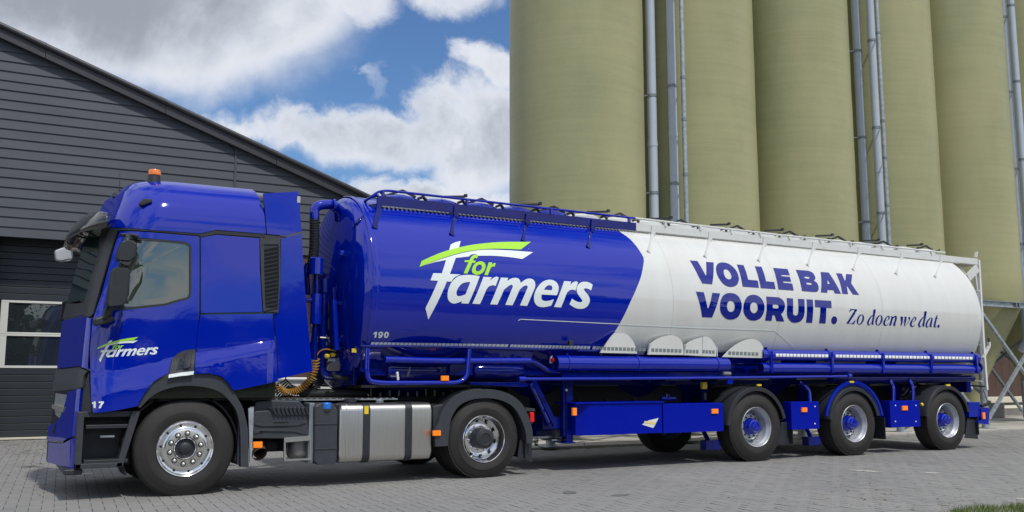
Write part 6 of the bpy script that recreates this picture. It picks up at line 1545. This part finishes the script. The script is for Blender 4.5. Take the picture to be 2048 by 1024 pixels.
# ---- ladder on the back
la = R_(MB().bar(P(1956.5, 520, Y=.55), P(1967, 700, Y=.42), .05, .05).bar(P(1967, 700, Y=.42), P(1973, 780, Y=.38), .05, .05).bar(P(1949, 545, Y=.9), P(1956, 600, Y=.9), .05, .04).build('ladder_rail', 'white2', smooth=0))
S_(MB().bar(P(1966, 716, Y=.4), P(1978, 692, Y=.38), .05, .04).bar(P(1978, 692, Y=.38), P(1977.5, 684, Y=.38), .05, .04).build('ladder_hook', 'white2', smooth=0), la)
S_(MB().cyl(P(1977.5, 685, Y=.38), P(1977.5, 676, Y=.38), .018, 8).build('hook_grip', 'black'), la)
S_(MB().cyl(P(1940, 771, Y=.9), P(1968, 773, Y=.40), .018, 8).build('ladder_rung', 'black'), la)
for z in (1.2, 1.55, 1.9, 2.25, 2.6, 2.95): S_(MB().cyl((14.74+.12*(z-1.2)/2.1, .50, z), (14.80+.12*(z-1.2)/2.1, .92, z), .015, 8).build('ladder_rung', 'white2'), la)
S_(MB().bar(P(1937, 765, Y=.9), P(1943, 778, Y=.9), .05, .04).build('ladder_foot', 'white2', smooth=0), la)
R_(MB().bar(P(1954, 536, Y=.50), P(1935, 556, Y=.50), .05, .14).build('corner_brace', 'white2', smooth=0))
R_(MB().cyl(P(1918, 532, Y=.6), P(1934, 552, Y=.55), .014, 8).build('corner_stay', 'white2'))
R_(MB().bar(P(1951, 515, Y=.55), P(1953, 504, Y=.55), .05, .03).build('handle_post', 'white2', smooth=0))
# ---- walkway
ZW0 = P(1000, 430, Y=.50).z
xw0, xwd, xw1 = P(754, 400, Y=.50).x, P(1272, 450, Y=.50).x, P(1955, 520, Y=.50).x
zt0, zt1 = P(760, 392, Y=.5).z, P(1950, 517, Y=.5).z
zb0, zb1 = P(760, 410, Y=.5).z, P(1950, 531.5, Y=.5).z
def zw(x, lo=False): 
    t = (x-xw0)/(xw1-xw0); return (zb0+(zb1-zb0)*t) if lo else (zt0+(zt1-zt0)*t)
def beam(x0, x1, y0, y1, za, zb_, name, m, par=None, bevel=.004):
    # za, zb_ as offsets from the walkway top line
    vs = [(x, y, zw(x)+z) for z in (za, zb_) for x, y in ((x0, y0), (x1, y0), (x1, y1), (x0, y1))]
    o = MB().add(vs, [(0,3,2,1),(4,5,6,7),(0,1,5,4),(1,2,6,5),(2,3,7,6),(3,0,4,7)]).build(name, m, bevel=bevel)
    if par: S_(o, par)
    else: R_(o)
    return o
hC = -(zt0-zb0)
wkb = beam(xw0, xwd, .495, .515, hC, 0, 'walkway_channel', 'blue2'); wkw = beam(xwd, xw1, .495, .515, hC, 0, 'walkway_channel', 'white2')
beam(xw0, xwd, .515, .56, -.006, 0, 'channel_lip', 'blue2', wkb); beam(xwd, xw1, .515, .56, -.006, 0, 'channel_lip', 'white2', wkw)
beam(xw0, xw1, .90, .915, hC+.02, -.0, 'walkway_channel', 'white2')
x = xw0+.02
mbg = MB()
while x < xw1-.05:      # walkway grating bars
    z = zw(x)+hC-.004; mbg.box(x, x+.035, .520, .90, z-.012, z+.0); x += .062
g_ = mbg.build('grating_bars', 'alloy', smooth=0); R_(g_); g_['kind'] = 'stuff'
for y in (.62, .72, .82): beam(xw0, xw1, y, y+.02, hC-.003, hC+.012, 'grating_bar', 'alloy', wkw, 0)
# hand rail
hr = R_(MB().tube(rounded([P(744, 392, Y=.5), P(757, 383, Y=.5), P(775, 381, Y=.5), P(800, 384, Y=.5)], .08)+[P(1270, 436.5, Y=.5)], .017, 10).build('hand_rail', 'blue'))
hw = R_(MB().tube([P(1270, 436.5, Y=.5), P(1560, 470, Y=.5), P(1890, 505.5, Y=.5)], .017, 10).build('hand_rail', 'white2'))
R_(MB().tube(bez(P(728, 404, Y=.75), P(735, 397, Y=.6), P(745, 392, Y=.5), P(757, 391, Y=.5), 8), .02, 8).build('hand_rail_end', 'blue'))
for u, v in ((766, 381), (934, 398), (1102, 418), (1258, 436), (1330, 443), (1400, 452), (1462, 459), (1520, 466), (1578, 472.5), (1640, 479.5), (1700, 485.5), (1764, 492), (1862, 502)):
    a = P(u, v, Y=.5); b_ = V(a.x, .5, zw(a.x)-.01)
    S_(MB().bar(a, b_, .045, .03).build('rail_post', 'blue' if u < 1262 else 'white2', smooth=0), hr if u < 1262 else hw)
# brackets from the walkway down to the tank
for (ut, vt, ub, vb) in ((760, 392, 749, 457), (913, 412, 903, 471), (1056, 428, 1046, 483), (1187, 440, 1176, 496), (1307, 452, 1297, 505), (1421, 464, 1410, 515), (1530, 475, 1517, 523), (1628, 485, 1615, 532), (1719, 495, 1706, 541), (1804, 504, 1792, 549), (1883, 512, 1870, 555)):
    m = 'blue2' if ut < 1260 else 'white2'
    a = P(ut, vt, Y=.485); mid_ = P(ut+.15*(ub-ut), vt+.36*(vb-vt), Y=.485); q = tkpx(ub, vb); c = tk(q[0], q[1], .0)
    br_ = R_(MB().bar(a, mid_, .075, .03, (0,1,0)).bar(mid_, c, .075, .03, (0,1,0)).build('bracket', m, smooth=0))
    S_(MB().bar((mid_.x-.22, .72, mid_.z+.0), (mid_.x-.02, .52, mid_.z+.03), .05, .05).build('bracket_knee', m, smooth=0), br_)
pa = P(772, 424, Y=.62); pb = P(1262, 471, Y=.62)
R_(MB().cyl(pa, pb, .032, 12).build('spray_pipe', 'blue2'))
pa = P(1262, 468, Y=.75); pb = P(1905, 532, Y=.75)
R_(MB().cyl(pa, pb, .03, 12).build('spray_pipe', 'white2'))
# hose down the front head
R_(MB().tube(bez(P(770, 424, Y=.62), P(735, 421, Y=.45), P(715, 440, Y=.3), P(712, 450, Y=.4), 8)+[P(680, 522, Y=.75), P(668, 600, Y=.75)], .022, 10).tube(bez(P(765, 430, Y=.62), P(738, 430, Y=.5), P(722, 448, Y=.4), P(717, 460, Y=.4), 8)+[P(688, 525, Y=.75), P(676, 600, Y=.75)], .02, 10).build('head_hose', 'blue2'))
for u, v in ((715, 445), (684, 505)): R_(MB().lathe([(.05, -.02), (.055, 0), (.05, .02)], P(u, v, Y=.55)[:], 'Z', 12).build('hose_clip', 'blue'))
# vertical pipework between cab and tank
R_(MB().tube(rounded([P(629, 440, Y=.75), P(629, 412, Y=.75), P(660, 408, Y=.75), P(676, 414, Y=.85), P(678, 440, Y=.95)], .17, 8), .062, 18).build('vent_elbow', 'blue'))
R_(MB().lathe([(.085, -.015), (.085, .015)], P(667, 411, Y=.75)[:], 'X', 20).tube([P(667, 411, Y=.75)-V(.012,0,0), P(667, 411, Y=.75)+V(.012,0,0)], .085, 18).build('elbow_flange', 'blue'))
hp = [P(629, 437, Y=.75), P(629, 470, Y=.75), P(628, 500, Y=.75), P(624, 530, Y=.75)]
pts = []; rd = []
for k in range(121):
    t = k/120*3; i = min(int(t), 2); pts.append(hp[i].lerp(hp[i+1], t-i)); rd.append(.066 if k % 4 < 2 else .058)
R_(MB().tube(pts, .06, 16, radii=rd).build('flexible_duct', 'black', smooth=0))
cy = lambda u0, v0, u1, v1, r, Y, name, m='blue2', seg=20: R_(MB().cyl(P(u0, v0, Y=Y), P(u1, v1, Y=Y), r, seg).build(name, m))
c0, c1 = P(633, 517, Y=.6), P(632, 549, Y=.6)
R_(MB().lathe([(.001, .01), (.075, .01), (.085, 0), (.085, c1.z-c0.z), (.001, c1.z-c0.z)], c0[:], 'Z', 28).build('filter_housing', 'blue'))
cy(633, 549, 633, 588, .035, .6, 'filter_pipe'); cy(649, 558, 649, 585, .055, .65, 'silencer')
cy(633, 588, 631, 648, .07, .6, 'silencer', 'blue'); cy(631, 648, 628, 690, .04, .6, 'filter_pipe'); cy(628, 684, 626, 720, .05, .6, 'filter_pipe')
R_(MB().tube(rounded([P(633, 580, Y=.6), P(631, 600, Y=.6), P(612, 601, Y=.6)], .06), .03, 12).build('filter_branch', 'blue2'))
R_(MB().tube(rounded([P(615, 590, Y=.8), P(612, 540, Y=.8), P(616, 528, Y=.8), P(622, 526, Y=.8)], .08), .04, 12).build('return_pipe', 'blue2'))
cy(668, 600, 673, 700, .038, .62, 'riser_pipe', 'blue'); cy(667, 575, 668, 602, .03, .65, 'riser_pipe')
cy(655, 590, 656, 690, .02, .9, 'riser_pipe', 'dark'); cy(643, 640, 645, 700, .03, .9, 'riser_pipe', 'dark')
for (u, v, m, s) in ((671, 606, 'blue2', .03), (673, 680, 'blue2', .03)): R_(MB().box(P(u,v,Y=.62).x-.02, P(u,v,Y=.62).x+.12, .6, .66, P(u,v,Y=.62).z-.02, P(u,v,Y=.62).z+.02).build('pipe_clip', m, smooth=0))
rx(704, 697, 713, 705, .34, .02, 'yellow_tag', 'yellow', None, 0)
# air couplings
cpn = R_(MB().box(P(656,722,Y=.75).x, P(671,722,Y=.75).x, .75, .83, P(660,723,Y=.75).z, P(660,716,Y=.75).z).build('coupling_plate', 'galv', bevel=.006))
for u, v in ((654, 712), (666, 709)):
    c = P(u, v, Y=.74); S_(MB().lathe([(.02, -.03), (.035, -.01), (.035, .015), (.015, .025), (.001, .026)], c[:], 'Z', 14).build('yellow_coupling', 'yellow'), cpn)
c = P(651, 683, Y=.8); S_(MB().box(c.x-.03, c.x+.03, .8, .86, c.z-.05, c.z+.0).build('coupling', 'alloy', bevel=.006), cpn)
S_(MB().tube([P(640, 675, Y=.8), P(660, 676, Y=.8)], .012, 8).tube([P(652, 668, Y=.8), P(660, 684, Y=.8)], .006, 6).build('tap', 'alloy'), cpn)
# ---- man lids along the roof
def lid(x, m, k):
    z = TZ+RZt-.0
    o = R_(MB().lathe([(.30, -.03), (.30, .04), (.275, .055), (.20, .085), (.001, .105)], (x, 1.25, z), 'Z', 28).build('man_lid', m))
    for a in (215, 320):
        r = math.radians(a); c = V(x+.30*math.cos(r), 1.25+.30*math.sin(r), z+.045)
        S_(MB().bar(c, c+V(.10*math.cos(r), .10*math.sin(r), .035), .035, .03).build('lid_clamp', 'black', smooth=0), o)
    if k % 2: S_(MB().bar((x-.05, 1.0, z+.10), (x+.30, .95, z+.13), .03, .03).cyl((x+.30, .93, z+.12), (x+.30, .93, z+.16), .028, 8).build('lid_lever', 'black', smooth=0), o)
    else: S_(MB().bar((x-.2, 1.15, z+.07), (x+.02, 1.1, z+.155), .03, .03).bar((x+.02, 1.1, z+.155), (x+.22, 1.1, z+.08), .03, .03).build('lid_lever', 'black', smooth=0), o)
xs_ = [2.95+.62*k for k in range(19)]
for k, x in enumerate(xs_): lid(x, 'blue' if x < 6.0 else 'white2', k)
# perforated strip of light catching dimples under the walkway is the grating's own shadow
